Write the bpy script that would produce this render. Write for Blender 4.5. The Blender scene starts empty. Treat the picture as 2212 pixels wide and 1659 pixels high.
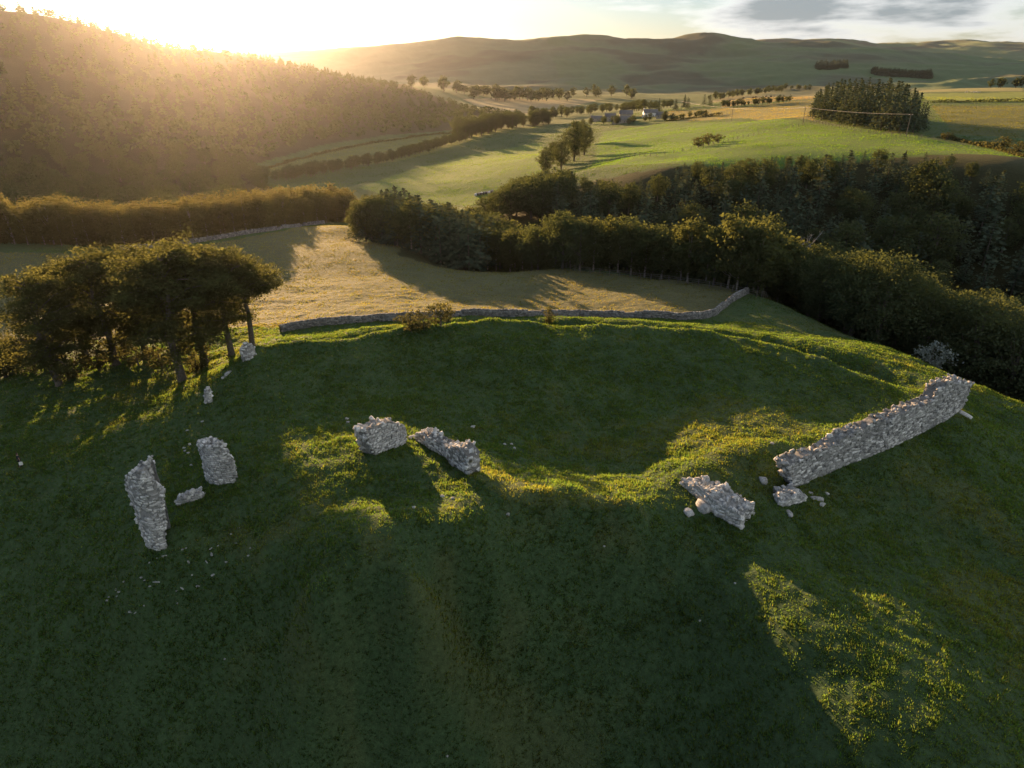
import bpy, bmesh, math, random
import numpy as np
from mathutils import Vector

random.seed(7)
rng = np.random.default_rng(11)
scene = bpy.context.scene
COL = scene.collection

# ------------------------------------------------------------------ camera, sky, sun, exposure
CZ = 100.0                                  # camera height; ground heights below are given relative to it
FPX, IW, IH = 1483.0, 2212.0, 1659.0        # focal length and frame in survey pixels
PITCH = math.radians(25.0)
SUN_AZ, SUN_EL = math.radians(-23.3), math.radians(5.0)
SUNV = Vector((math.sin(SUN_AZ) * math.cos(SUN_EL), math.cos(SUN_AZ) * math.cos(SUN_EL), math.sin(SUN_EL)))

cam_d = bpy.data.cameras.new('camera')
cam = bpy.data.objects.new('camera', cam_d)
COL.objects.link(cam)
cam.location = (0, 0, CZ)
cam.rotation_euler = (math.pi / 2 - PITCH, 0, 0)
cam_d.sensor_width = 36.0
cam_d.lens = 36.0 * FPX / IW
cam_d.clip_start = 0.5
cam_d.clip_end = 40000
scene.camera = cam

world = bpy.data.worlds.new('World')
scene.world = world
world.use_nodes = True
wn, wl = world.node_tree.nodes, world.node_tree.links
wn.clear()


def nd(nodes, t, **kw):
    n = nodes.new(t)
    for k, v in kw.items():
        setattr(n, k, v)
    return n


def math_node(nodes, links, op, a, b=None, clamp=False):
    n = nodes.new('ShaderNodeMath')
    n.operation = op
    n.use_clamp = clamp
    for i, v in enumerate((a, b)):
        if v is None:
            continue
        if isinstance(v, (int, float)):
            n.inputs[i].default_value = v
        else:
            links.new(v, n.inputs[i])
    return n.outputs[0]


def mix_col(nodes, links, fac, a, b, blend='MIX'):
    n = nodes.new('ShaderNodeMix')
    n.data_type = 'RGBA'
    n.blend_type = blend
    for sock, v in ((n.inputs[0], fac), (n.inputs[6], a), (n.inputs[7], b)):
        if isinstance(v, (int, float)):
            sock.default_value = v
        elif isinstance(v, (tuple, list)):
            sock.default_value = (*v[:3], 1.0)
        else:
            links.new(v, sock)
    return n.outputs[2]


def ramp(nodes, links, fac, stops):
    n = nodes.new('ShaderNodeValToRGB')
    e = n.color_ramp.elements
    while len(e) < len(stops):
        e.new(0.5)
    for el, (p, c) in zip(e, stops):
        el.position = p
        el.color = (c, c, c, 1) if isinstance(c, (int, float)) else (*c, 1)
    links.new(fac, n.inputs[0])
    return n.outputs[0]


def build_world():
    sky = nd(wn, 'ShaderNodeTexSky')
    sky.sky_type = 'NISHITA'
    sky.sun_disc = False
    sky.sun_elevation = SUN_EL
    sky.sun_rotation = SUN_AZ % (2 * math.pi)
    sky.air_density = 1.0
    sky.dust_density = 0.35
    sky.ozone_density = 3.0
    # thin high veil: pulls the clear sky towards pale grey
    hsv = nd(wn, 'ShaderNodeHueSaturation')
    hsv.inputs['Saturation'].default_value = 0.66
    wl.new(mix_col(wn, wl, 1.0, sky.outputs[0], SKY_TINT, 'MULTIPLY'), hsv.inputs['Color'])
    tc = nd(wn, 'ShaderNodeTexCoord')
    sep = nd(wn, 'ShaderNodeSeparateXYZ')
    wl.new(tc.outputs['Generated'], sep.inputs[0])
    x, y, z = sep.outputs
    n1 = nd(wn, 'ShaderNodeTexNoise')
    n1.inputs['Scale'].default_value = 1.0
    n1.inputs['Detail'].default_value = 8.0
    n1.inputs['Roughness'].default_value = 0.56
    mp = nd(wn, 'ShaderNodeMapping')
    mp.inputs['Location'].default_value = CLOUD_OFF
    mp.inputs['Scale'].default_value = (4.2, 4.2, 24.0)      # flat-based banks: long and low
    wl.new(tc.outputs['Generated'], mp.inputs[0])
    wl.new(mp.outputs[0], n1.inputs['Vector'])
    # broken cloud on right, extra added behind camera as fill light, clear towards sunset
    side = math_node(wn, wl, 'MULTIPLY', math_node(wn, wl, 'SUBTRACT', math_node(wn, wl, 'SUBTRACT', x, math_node(wn, wl, 'MULTIPLY', y, 0.35)), -0.15), 0.9)
    side = math_node(wn, wl, 'MINIMUM', math_node(wn, wl, 'MAXIMUM', side, -0.3), 0.13)
    dens = math_node(wn, wl, 'ADD', n1.outputs['Fac'], side)
    cov = ramp(wn, wl, dens, [(0.50, 0.0), (0.64, 1.0)])
    thick = ramp(wn, wl, dens, [(0.56, 0.0), (0.72, 1.0)])
    ccol = mix_col(wn, wl, thick, CLOUD_EDGE, CLOUD_CORE)
    out = mix_col(wn, wl, math_node(wn, wl, 'MULTIPLY', cov, 0.92), hsv.outputs[0], ccol)
    bg = nd(wn, 'ShaderNodeBackground')
    bg.inputs['Strength'].default_value = SKY_STRENGTH
    wl.new(out, bg.inputs['Color'])
    wo = nd(wn, 'ShaderNodeOutputWorld')
    wl.new(bg.outputs[0], wo.inputs['Surface'])


SKY_STRENGTH = 0.073
SKY_TINT = (0.91, 0.965, 1.16)
CLOUD_OFF = (3.1, 1.7, 0.4)
CLOUD_EDGE = (5.6, 5.6, 5.5)
CLOUD_CORE = (1.5, 1.75, 1.9)
build_world()

sun_d = bpy.data.lights.new('sun', 'SUN')
sun_d.energy = 5.0
sun_d.angle = math.radians(0.55)
sun_d.color = (1.0, 0.62, 0.32)
sun = bpy.data.objects.new('sun', sun_d)
COL.objects.link(sun)
sun.rotation_euler = (-SUNV).to_track_quat('-Z', 'Y').to_euler()

vs = scene.view_settings
vs.view_transform = 'Standard'
vs.look = 'None'
vs.gamma = 1.0
vs.use_curve_mapping = False
vs.exposure = 1.6
cy = scene.cycles
cy.use_denoising = True
cy.max_bounces = 5
cy.diffuse_bounces = 2
cy.glossy_bounces = 1
cy.transmission_bounces = 3
cy.transparent_max_bounces = 4
cy.volume_bounces = 0
cy.sample_clamp_indirect = 4.0

# ------------------------------------------------------------------ survey helpers
CP, SP = math.cos(PITCH), math.sin(PITCH)


def ray(px, py):
    r = (px - IW / 2) / FPX
    u = (IH / 2 - py) / FPX
    return r, CP + SP * u, -SP + CP * u      # per metre of forward depth


def at_z(px, py, z):
    a, b, c = ray(px, py)
    t = z / c
    return a * t, b * t, z


def at_t(px, py, t):
    a, b, c = ray(px, py)
    return a * t, b * t, c * t


def project(x, y, z):
    f = y * CP - z * SP
    return IW / 2 + FPX * x / f, IH / 2 - FPX * (y * SP + z * CP) / f, f


# lattice noise, vectorised
def _hash(ix, iy, iz, seed):
    h = (ix.astype(np.int64) * 374761393 + iy.astype(np.int64) * 668265263 + iz.astype(np.int64) * 2147483647 + seed * 974711) & 0xFFFFFFFF
    h = ((h ^ (h >> 13)) * 1274126177) & 0xFFFFFFFF
    h = ((h ^ (h >> 16)) * 2246822519) & 0xFFFFFFFF
    return ((h ^ (h >> 15)) & 0xFFFFFF) / float(0xFFFFFF)


def vnoise(x, y, z=None, seed=0):
    x = np.asarray(x, float); y = np.asarray(y, float)
    z = np.zeros_like(x) if z is None else np.asarray(z, float)
    ix, iy, iz = np.floor(x), np.floor(y), np.floor(z)
    fx, fy, fz = x - ix, y - iy, z - iz
    fx = fx * fx * fx * (fx * (fx * 6 - 15) + 10); fy = fy * fy * fy * (fy * (fy * 6 - 15) + 10); fz = fz * fz * (3 - 2 * fz)
    flat = not np.any(fz)
    res = 0
    for dz in ((0,) if flat else (0, 1)):
        wz = 1.0 if flat else (fz if dz else 1 - fz)
        for dx in (0, 1):
            wx = fx if dx else 1 - fx
            for dy in (0, 1):
                wy = fy if dy else 1 - fy
                res = res + wx * wy * wz * _hash(ix + dx, iy + dy, iz + dz, seed)
    return res * 2 - 1


def fbm(x, y, z=None, octv=4, seed=0, gain=0.5):
    a, s, tot = 1.0, 0, 0.0
    x = np.asarray(x, float); y = np.asarray(y, float)
    c, sn = math.cos(0.65), math.sin(0.65)
    for o in range(octv):
        s = s + a * vnoise(x, y, z, seed + o * 17)
        tot += a
        a *= gain
        x, y = (x * c - y * sn) * 2.03 + 5.2, (x * sn + y * c) * 2.03 + 1.3
        if z is not None:
            z = z * 2.03 + 3.1
    return s / tot


def smooth(e0, e1, v):
    t = np.clip((v - e0) / (e1 - e0), 0, 1)
    return t * t * (3 - 2 * t)


def seg_dist(X, Y, pts):
    """distance to a polyline, and arclength fraction of the nearest point"""
    best = np.full(np.shape(X), 1e9)
    frac = np.zeros(np.shape(X))
    n = len(pts) - 1
    for i in range(n):
        (x0, y0), (x1, y1) = pts[i][:2], pts[i + 1][:2]
        dx, dy = x1 - x0, y1 - y0
        L2 = dx * dx + dy * dy + 1e-9
        t = np.clip(((X - x0) * dx + (Y - y0) * dy) / L2, 0, 1)
        d = np.hypot(X - (x0 + t * dx), Y - (y0 + t * dy))
        m = d < best
        best = np.where(m, d, best)
        frac = np.where(m, (i + t) / n, frac)
    return best, frac


def in_poly(X, Y, poly):
    c = np.zeros(np.shape(X), bool)
    j = len(poly) - 1
    for i in range(len(poly)):
        (xi, yi), (xj, yj) = poly[i][:2], poly[j][:2]
        hit_ = ((yi > Y) != (yj > Y)) & (X < (xj - xi) * (Y - yi) / (yj - yi + 1e-12) + xi)
        c ^= hit_
        j = i
    return c
# ------------------------------------------------------------------ terrain survey: heights relative to the camera
ZP = [  # sight line and height of the ground it meets
    # castle court
    (1150,900,-36),(1000,850,-35.5),(1300,800,-35),(1500,850,-35.3),(1350,1000,-36.2),(1500,950,-34.8),(1650,950,-34.3),
    (1700,870,-34.8),(1850,880,-34.6),(900,800,-34.5),(750,850,-34),(650,900,-33.6),(1200,1010,-36.4),(1050,940,-35.9),(1400,900,-35.8),
    (1580,990,-33.9),(1720,960,-34.2),
    # far rim
    (562,752,-32.2),(700,747,-32.3),(796,728,-32.4),(870,714,-32.5),(1060,699,-32.8),(1300,708,-32.8),(1500,720,-33.0),(1650,744,-33.2),
    (1800,793,-33.6),(1900,834,-34.0),(2080,885,-33.8),(1980,845,-34.0),
    # wall line and the slope outside it
    (1720,1052,-34.6),(1900,970,-34.2),(1900,1100,-36),(2100,1200,-37.3),(2212,1000,-37),(2212,1300,-37.2),(2212,1659,-36.0),
    (2000,1659,-35.4),(1800,1659,-35.8),(1600,1659,-39.2),(1400,1659,-43.5),(1106,1659,-45.5),(800,1659,-45),(500,1659,-46.5),(200,1659,-48),
    (0,1659,-49),(0,1400,-44),(0,1200,-41.5),(45,1010,-38),(0,870,-38),(200,1000,-37.3),(200,1200,-39.5),(200,1400,-42.5),(400,1400,-40.8),
    # motte with the fragments
    (340,1190,-35.6),(485,1050,-34.1),(410,1085,-34.7),(560,1020,-33.7),(650,1003,-33.0),(550,1200,-34.7),(480,1150,-35.2),(700,1100,-33.2),
    (850,1080,-33.5),(800,1250,-32.85),(700,1300,-33.2),(900,1290,-32.95),(1000,1200,-33.25),(1000,1350,-38.3),(600,1400,-38.8),(800,1400,-37.2),
    (820,985,-32.7),(1005,1025,-33.1),(740,960,-33.4),
    (1100,1085,-33.2),(1180,1085,-33.2),(1250,1098,-33.3),(1350,1112,-33.8),(1470,1118,-34.5),(1550,1150,-34.7),(1250,1300,-38.4),(1400,1300,-38.3),
    (1500,1300,-37.2),(1620,1250,-34.9),(1700,1400,-35.05),(1850,1450,-34.95),(1650,1500,-37.2),(2000,1350,-35.1),(2120,1450,-35.4),(1900,1560,-35.2),(1800,1250,-35.0),
    # outside the far rim: ditch edge, bank, hay field
    (400,820,-37.4),(250,790,-38),(100,860,-38.5),(480,760,-36.8),(600,730,-35.9),(350,900,-36.2),(450,870,-34.2),(490,805,-33.4),(520,850,-33.2),
    (300,900,-37),(150,950,-38),(20,650,-44),(0,560,-47),(200,560,-46),
    (610,715,-37.3),(700,700,-37.1),(700,722,-35.6),(850,700,-36.2),(880,684,-37.6),(1250,687,-38),(1480,692,-38.3),(1540,682,-38.6),(1615,634,-40.5),(1600,705,-37.8),
    (800,620,-42.3),(1000,620,-43),(1250,620,-43),(1250,580,-44.5),(1500,610,-43),(1640,640,-41.3),(900,545,-46.5),(770,520,-46.8),(760,490,-47.6),(1000,655,-40.9),(1250,655,-41),
    (620,495,-47.5),(470,520,-47.5),(270,545,-47.5),(0,540,-48),(600,600,-43.6),(1750,690,-40),(1750,725,-38.5),
    (1900,745,-38.6),(2000,790,-38.2),(2100,830,-37.8),(2212,880,-37.4),(2100,900,-36.6),
    # valley floor
    (950,380,-64),(1045,417,-63),(850,410,-64),(780,400,-64),(1150,330,-63),(830,310,-66),(700,340,-66),(1000,285,-66),(620,355,-66),
    (1100,225,-66),(1200,200,-66),(550,380,-65),
    # plateau across the gully
    (1300,355,-42),(1450,345,-37),(1600,320,-33),(1700,300,-31),(1850,290,-29.5),(1960,300,-29.5),(2050,310,-30),(2212,370,-31),(2150,330,-30),
    (1400,330,-40),(1400,312,-44),(1300,312,-47),(1500,290,-38.8),(1600,265,-36),(1300,280,-52),(1740,250,-29),(1900,270,-28.5),(2000,260,-29),
    (2100,230,-29),(2212,215,-27.5),(2100,205,-26.5),(2100,190,-24),(2212,190,-24),(1700,210,-30),(1600,215,-33),(1500,235,-40),(1300,255,-52),(1200,270,-60),
]
TP = [  # sight line and distance
    (50,250,510),(50,150,611),(50,80,710),(0,22,800),(100,35,850),(50,28,815),(200,68,920),(300,103,1000),(400,112,1080),(500,128,1160),(600,146,1240),
    (300,250,607),(300,175,752),(500,200,792),(500,270,620),(700,172,1320),(700,230,950),(800,262,777),(900,225,1057),(1000,245,963),(800,178,1400),(870,186,1500),
    # far hills, crest then foot
    (560,126,3900),(650,119,3700),(750,118,3500),(800,108,3400),(900,95,3300),(1000,86,3200),(1060,82,3150),(1150,84,3100),(1250,82,3100),(1330,86,3100),
    (1400,90,3100),(1450,88,3100),(1500,80,3050),(1560,77,3000),(1600,84,3000),(1640,99,2950),
    (1000,190,2000),(1400,190,2000),(1600,188,1950),(800,165,2500),(900,160,2350),(1000,130,2650),(1200,140,2450),(1200,110,2750),(1400,140,2450),(1500,170,2150),
    (1560,128,2600),(1640,113,2650),(1690,106,2700),(1740,100,2700),(1800,93,2750),(1850,101,2700),(1950,113,2650),(2050,123,2600),(2150,133,2550),(2212,140,2500),
    (1700,170,2000),(1900,160,2050),(2100,172,1900),(2212,165,1900),(1700,140,2280),(1900,135,2280),(2050,145,2250),
    (1620,88,5000),(1700,85,5000),(1800,87,5000),(1900,103,5600),(2000,93,5600),(2080,90,5600),(2212,94,5600),(2330,96,5600),
    (520,121,7200),(600,114,7200),(680,112,7200),(750,114,7200),(400,118,7200),
]
WP = [  # ground no sight line reaches
    (75,105,-52),(80,85,-50),(95,110,-60),(100,80,-58),(72,128,-53),(62,145,-52),(50,165,-53),(110,140,-64),(90,175,-62),(20,172,-48),(-20,185,-50),
    (20,195,-57),(60,200,-60),(120,185,-62),(180,170,-60),(60,232,-48),(60,268,-35.5),(120,222,-46),(120,258,-32.5),(180,205,-46),(200,242,-32.5),(20,255,-49),(0,285,-54),(25,305,-43),
    (-40,240,-55),(-60,290,-60),(-80,340,-63),(0,330,-59),(-150,300,-59),(-250,260,-55),(-150,250,-54),(-100,420,-65),(-300,350,-60),(-20,400,-62),
    (-300,420,-62),(300,1100,-58),(520,1200,-56),(150,1100,-63),(700,1100,-40),(800,1500,-55),(400,1500,-62),
    (-560,1250,-10),(-750,1050,20),(-350,1700,-55),(-700,1900,-60),(-250,2100,-62),(-900,2500,-60),
    (0,4200,10),(-1200,5200,-30),(1000,4000,0),(1900,3700,-10),(2600,4600,20),(0,7000,60),(2500,7500,100),(-3000,9000,0),(0,9300,30),(4500,9000,20),
    (0,8,-54),(15,15,-47),(-15,15,-52),(0,22,-50),(40,15,-41),(-40,15,-54),(60,30,-41),(-60,30,-51),(0,-30,-57),(0,-300,-60),(300,0,-62),(-300,0,-60),(300,-300,-60),(-300,-300,-62),
    (150,60,-62),(-150,80,-54),(-120,30,-54),(-100,100,-46),(0,-4000,-60),(4000,0,-40),(-4000,0,-20),(-800,400,10),(900,500,-20),(-1500,900,40),(2000,1000,0),
]
cpts = [at_z(*p) for p in ZP] + [at_t(*p) for p in TP] + WP
cpts = np.array(cpts, float)
RMIN = 6.0


def lp(X, Y):
    r = np.maximum(np.hypot(X, Y), RMIN)
    th = np.arctan2(X, Y)
    return th, np.log(r)


_ct, _cl = lp(cpts[:, 0], cpts[:, 1])
_C2 = 0.035 ** 2


def _ker(dt, dl):
    dt = 2 * np.sin(dt / 2)
    return np.sqrt(dt * dt + dl * dl + _C2)


_A = _ker(_ct[:, None] - _ct[None, :], _cl[:, None] - _cl[None, :])
_n = len(cpts)
_M = np.zeros((_n + 1, _n + 1))
_M[:_n, :_n] = _A - 0.002 * np.eye(_n)      # a little slack between survey points
_M[:_n, _n] = 1
_M[_n, :_n] = 1
_w = np.linalg.solve(_M, np.append(cpts[:, 2], 0))


def base_height(X, Y):
    sh = np.shape(X)
    X = np.ravel(X); Y = np.ravel(Y)
    out = np.empty(X.size)
    for i in range(0, X.size, 20000):
        t, l = lp(X[i:i + 20000], Y[i:i + 20000])
        out[i:i + 20000] = _ker(t[:, None] - _ct[None, :], l[:, None] - _cl[None, :]) @ _w[:_n] + _w[_n]
    return out.reshape(sh)


def line_z(pts, z):
    return [at_z(px, py, z)[:2] for px, py in pts]


RIM = [at_z(*p)[:2] for p in [(540,770,-32),(562,752,-32),(609,757,-32.3),(648,749,-32.3),(702,745,-32.3),(796,726,-32.4),(870,713,-32.5),(980,703,-32.7),(1060,697,-32.8),(1180,700,-32.8),
       (1300,706,-32.8),(1420,712,-32.9),(1500,718,-33),(1580,728,-33.1),(1650,742,-33.2),(1720,765,-33.4),(1800,792,-33.6),(1860,818,-33.9),(1900,833,-34)]]
RIM_OUT = []
for i, (x, y) in enumerate(RIM):
    a = RIM[max(i - 1, 0)]; b = RIM[min(i + 1, len(RIM) - 1)]
    tx, ty = b[0] - a[0], b[1] - a[1]
    L = math.hypot(tx, ty)
    RIM_OUT.append((x - ty / L * 5.6, y + tx / L * 5.6))
NEAR_BANK = [at_z(*p)[:2] for p in [(820,988,-32),(900,1000,-32.3),(1005,1030,-32.8),(1100,1075,-33.2),(1180,1085,-33.2),(1250,1098,-33.3),(1350,1112,-33.9),(1420,1116,-34.4)]]
MOTTE = [at_z(*p)[:2] for p in [(345,1180,-35.2),(410,1085,-34.2),(485,1050,-33.5),(560,1020,-33),(650,1000,-32.2)]]
GATE_MOUND = [at_z(*p)[:2] for p in [(1510,1005,-33.9),(1580,985,-33.9),(1680,975,-34.1)]]


TERRACE = [at_z(*p)[:2] for p in [(1560,1170,-34.8),(1700,1320,-35.2),(1850,1450,-34.95),(2000,1600,-36.2)]]
MOTTE_TOP = [at_z(*p)[:2] for p in [(740,1040,-32.3),(780,1150,-32.6),(840,1300,-33.4)]]


def detail(X, Y, zl):
    r = np.hypot(X, Y)
    near = 1 - smooth(130, 200, r)
    h = np.zeros(np.shape(X))
    d, f = seg_dist(X, Y, RIM)
    h += 0.75 * np.exp(-(d / 1.15) ** 2) * (0.75 + 0.5 * vnoise(X * 0.35, Y * 0.35, seed=3))
    d, f = seg_dist(X, Y, RIM_OUT)
    h -= 3.4 * np.exp(-(d / 2.9) ** 2) * smooth(0.0, 0.12, f) * (1 - 0.5 * smooth(0.9, 1.0, f))
    d, f = seg_dist(X, Y, NEAR_BANK)
    h += 1.15 * np.exp(-(d / 2.0) ** 2) * smooth(0.2, 0.45, f) * (1 - 0.8 * smooth(0.85, 1.0, f)) * (0.8 + 0.5 * vnoise(X * 0.4, Y * 0.4, seed=4))
    d, f = seg_dist(X, Y, MOTTE)
    h += 0.3 * np.exp(-(d / 2.2) ** 2)
    d, f = seg_dist(X, Y, GATE_MOUND)
    h += 0.7 * np.exp(-(d / 2.6) ** 2)
    # the terrace below the gate gap, and the flat top of the motte
    d, f = seg_dist(X, Y, TERRACE)
    h += 1.0 * np.exp(-(d / 6.2) ** 2) * smooth(0.0, 0.5, f)
    d, f = seg_dist(X, Y, MOTTE_TOP)
    h += 0.8 * np.exp(-(d / 5.5) ** 2) * smooth(0.0, 0.6, f)
    # hummocks, sheep terracettes, tussocks
    h += near * (0.48 * fbm(X * 0.12, Y * 0.12, octv=3, seed=8) + 0.18 * fbm(X * 0.55, Y * 0.55, octv=3, seed=9))
    h += near * 0.20 * np.maximum(0, fbm(X * 1.25, Y * 1.25, octv=2, seed=10)) * (1 - smooth(95, 130, r))
    # trodden sheep ledges on the steep banks
    h += (1 - smooth(70, 95, r)) * 0.055 * np.sin(zl * 7.5 + 2.5 * fbm(X * 0.2, Y * 0.2, octv=2, seed=14))
    mid = smooth(150, 260, r)
    h += mid * (0.9 * fbm(X * 0.02, Y * 0.02, octv=4, seed=12)) * (1 - smooth(800, 1400, r))
    far = smooth(1300, 2200, r)
    h += far * (46 * (0.35 - np.abs(fbm(X * 0.0019, Y * 0.0019, octv=6, seed=13, gain=0.5))))
    return h


TH_F = np.radians(np.arange(-52, 52.01, 0.235))
TH_C = np.radians(np.arange(56, 304.01, 4.0))
THS = np.concatenate([TH_F, TH_C])
RS = np.concatenate([np.array([3, 8, 12, 16, 19, 21.5]), np.arange(23.5, 140, 0.41), np.exp(np.arange(math.log(140), math.log(9800), 0.0122))])
NT, NR = len(THS), len(RS)
_T, _R = np.meshgrid(THS, RS)               # rows = radius
GX, GY = _R * np.sin(_T), _R * np.cos(_T)
GZ = base_height(GX, GY)
GZ = GZ + detail(GX, GY, GZ)


def height(X, Y):
    """ground height (relative to camera) by bilinear lookup in the built sheet"""
    X = np.atleast_1d(np.asarray(X, float)); Y = np.atleast_1d(np.asarray(Y, float))
    th = np.arctan2(X, Y); r = np.clip(np.hypot(X, Y), RS[0], RS[-1] - 1)
    th = np.clip(th, THS[0], TH_F[-1] - 1e-6)
    ti = np.clip((th - THS[0]) / math.radians(0.235), 0, len(TH_F) - 1.001)
    i = ti.astype(int); ft = ti - i
    j = np.clip(np.searchsorted(RS, r) - 1, 0, NR - 2)
    fr = (r - RS[j]) / (RS[j + 1] - RS[j])
    return (GZ[j, i] * (1 - ft) + GZ[j, i + 1] * ft) * (1 - fr) + (GZ[j + 1, i] * (1 - ft) + GZ[j + 1, i + 1] * ft) * fr


_TS = np.concatenate([np.arange(24, 200, 0.25), np.exp(np.arange(math.log(200), math.log(9000), 0.002))])


def hit(px, py, tmin=0.0):
    """first ground point along a sight line (world x, y, rel z)"""
    a, b, c = ray(px, py)
    ts = _TS[_TS >= tmin]
    below = c * ts < height(a * ts, b * ts)
    k = int(np.argmax(below)) if below.any() else len(ts) - 1
    t0, t1 = (ts[k - 1], ts[k]) if k else (ts[0], ts[0])
    for _ in range(12):
        tm = 0.5 * (t0 + t1)
        if c * tm < height(a * tm, b * tm)[0]:
            t1 = tm
        else:
            t0 = tm
    return a * t1, b * t1, c * t1


def mesh_from(name, verts, faces, mat=None, smooth_=False):
    me = bpy.data.meshes.new(name)
    verts = np.asarray(verts, np.float32)
    faces = np.asarray(faces, np.int32)
    n, k = faces.shape
    me.vertices.add(len(verts))
    me.vertices.foreach_set('co', verts.ravel())
    me.loops.add(n * k)
    me.loops.foreach_set('vertex_index', faces.ravel())
    me.polygons.add(n)
    me.polygons.foreach_set('loop_start', np.arange(0, n * k, k, dtype=np.int32))
    me.polygons.foreach_set('loop_total', np.full(n, k, np.int32))
    if smooth_:
        me.polygons.foreach_set('use_smooth', np.ones(n, bool))
    me.update(calc_edges=True)
    if mat:
        me.materials.append(mat)
    return me


def set_color(me, cols, name='Col'):
    at = me.color_attributes.new(name, 'FLOAT_COLOR', 'POINT')
    c = np.ones((len(me.vertices), 4), np.float32)
    c[:, :3] = cols
    at.data.foreach_set('color', c.ravel())


def link(name, data, parent=None, **props):
    o = bpy.data.objects.new(name, data)
    COL.objects.link(o)
    if parent is not None:
        o.parent = parent
    for k, v in props.items():
        o[k] = v
    return o
# ------------------------------------------------------------------ ground colours: what grows where
def px_poly(pts):
    return [hit(x, y)[:2] for x, y in pts]


GRASS = np.array([0.046, 0.080, 0.034])
def ground_colour(X, Y):
    r = np.hypot(X, Y)
    n1 = fbm(X * 0.05, Y * 0.05, octv=4, seed=21)
    n2 = fbm(X * 0.4, Y * 0.4, octv=3, seed=22)
    n3 = fbm(X * 0.004, Y * 0.004, octv=4, seed=23)
    c = np.empty(np.shape(X) + (3,))
    c[:] = GRASS
    c *= (1 + 0.12 * n1 + 0.12 * n2)[..., None]
    def blend(col, m):
        c[:] = c * (1 - m[..., None]) + np.array(col) * (1 + 0.15 * n1 + 0.1 * n2)[..., None] * m[..., None]
    # dry patches on the mound
    blend((0.10, 0.088, 0.034), 0.25 * smooth(0.15, 0.6, n1 + 0.5 * n2) * (r < 140))
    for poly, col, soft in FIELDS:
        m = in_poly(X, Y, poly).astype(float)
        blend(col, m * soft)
    # far fells: rough grass, heather and bracken; contrast paints in lit and shaded folds
    fm = smooth(1400, 1900, r)
    blend((0.070, 0.105, 0.066), fm * 0.9)
    blend((0.026, 0.034, 0.032), fm * smooth(-0.06, 0.22, n3) * 0.75)
    blend((0.060, 0.115, 0.05), fm * smooth(0.05, 0.35, -n3) * 0.7 * (X > 150))
    # woodland floor on the valley's west side
    blend((0.035, 0.033, 0.018), in_poly(X, Y, WOOD_HILL).astype(float))
    blend((0.030, 0.032, 0.015), in_poly(X, Y, GULLY).astype(float))
    return np.clip(c, 0.008, 0.6)


WOOD_HILL = [(-1500, 200), (-300, 245), (-150, 258), (-114, 300), (-135, 400), (-175, 470), (-185, 500), (-165, 610), (-125, 725), (-40, 830), (0, 1050), (-120, 1250), (-300, 1750), (-900, 1600), (-1500, 1500)]
GULLY = [(-30, 176), (60, 150), (72, 110), (90, 60), (220, 60), (260, 235), (170, 252), (60, 268), (10, 290), (-30, 260)]
HAY = (0.112, 0.106, 0.056)
FIELDS = []
FIELDS.append((px_poly([(0,545),(270,550),(470,525),(620,497),(740,485),(775,522),(1000,560),(1250,585),(1500,612),(1610,632),(1540,676),(1480,684),(1250,677),(980,676),(760,690),(610,708)]) + [(-70, 105), (-115, 110)], HAY, 0.78))
FIELDS.append((px_poly([(775,405),(850,378),(1010,335),(1170,305),(1180,340),(1160,400),(1050,440),(900,440)]), (0.08, 0.135, 0.036), 1.0))
FIELDS.append((px_poly([(560,365),(700,325),(850,298),(1060,279),(1085,283),(1000,310),(850,350),(700,362),(560,385)]), (0.085, 0.115, 0.04), 1.0))
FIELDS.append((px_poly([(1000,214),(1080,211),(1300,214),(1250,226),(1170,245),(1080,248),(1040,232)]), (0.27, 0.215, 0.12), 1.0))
FIELDS.append(([(36, 330), (42, 312), (66, 270), (120, 252), (205, 234), (300, 205)] + px_poly([(2212,330),(2000,298),(1750,265),(1600,262),(1450,265),(1300,285)]), (0.064, 0.125, 0.028), 1.0))
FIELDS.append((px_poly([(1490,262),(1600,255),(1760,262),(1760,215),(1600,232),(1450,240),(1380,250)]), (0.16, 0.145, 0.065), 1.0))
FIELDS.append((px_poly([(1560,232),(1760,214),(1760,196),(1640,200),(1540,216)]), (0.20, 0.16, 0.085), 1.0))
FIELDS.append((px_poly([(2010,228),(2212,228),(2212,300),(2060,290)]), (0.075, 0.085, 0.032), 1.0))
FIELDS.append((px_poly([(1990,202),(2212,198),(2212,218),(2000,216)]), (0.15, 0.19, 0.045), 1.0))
FIELDS.append((px_poly([(1960,186),(2212,184),(2212,197),(1980,200)]), (0.22, 0.20, 0.085), 1.0))


FIELDS.append((px_poly([(1015,992),(1100,1024),(1200,1058),(1400,1106),(1400,1116),(1200,1094),(1090,1080),(1012,1030)]), (0.080, 0.102, 0.044), 0.8))  # dry grass on the inner bank, lightened to paint its sunlit strip brighter


def new_mat(name):
    m = bpy.data.materials.new(name)
    m.use_nodes = True
    m.node_tree.nodes.clear()
    return m, m.node_tree.nodes, m.node_tree.links


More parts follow.
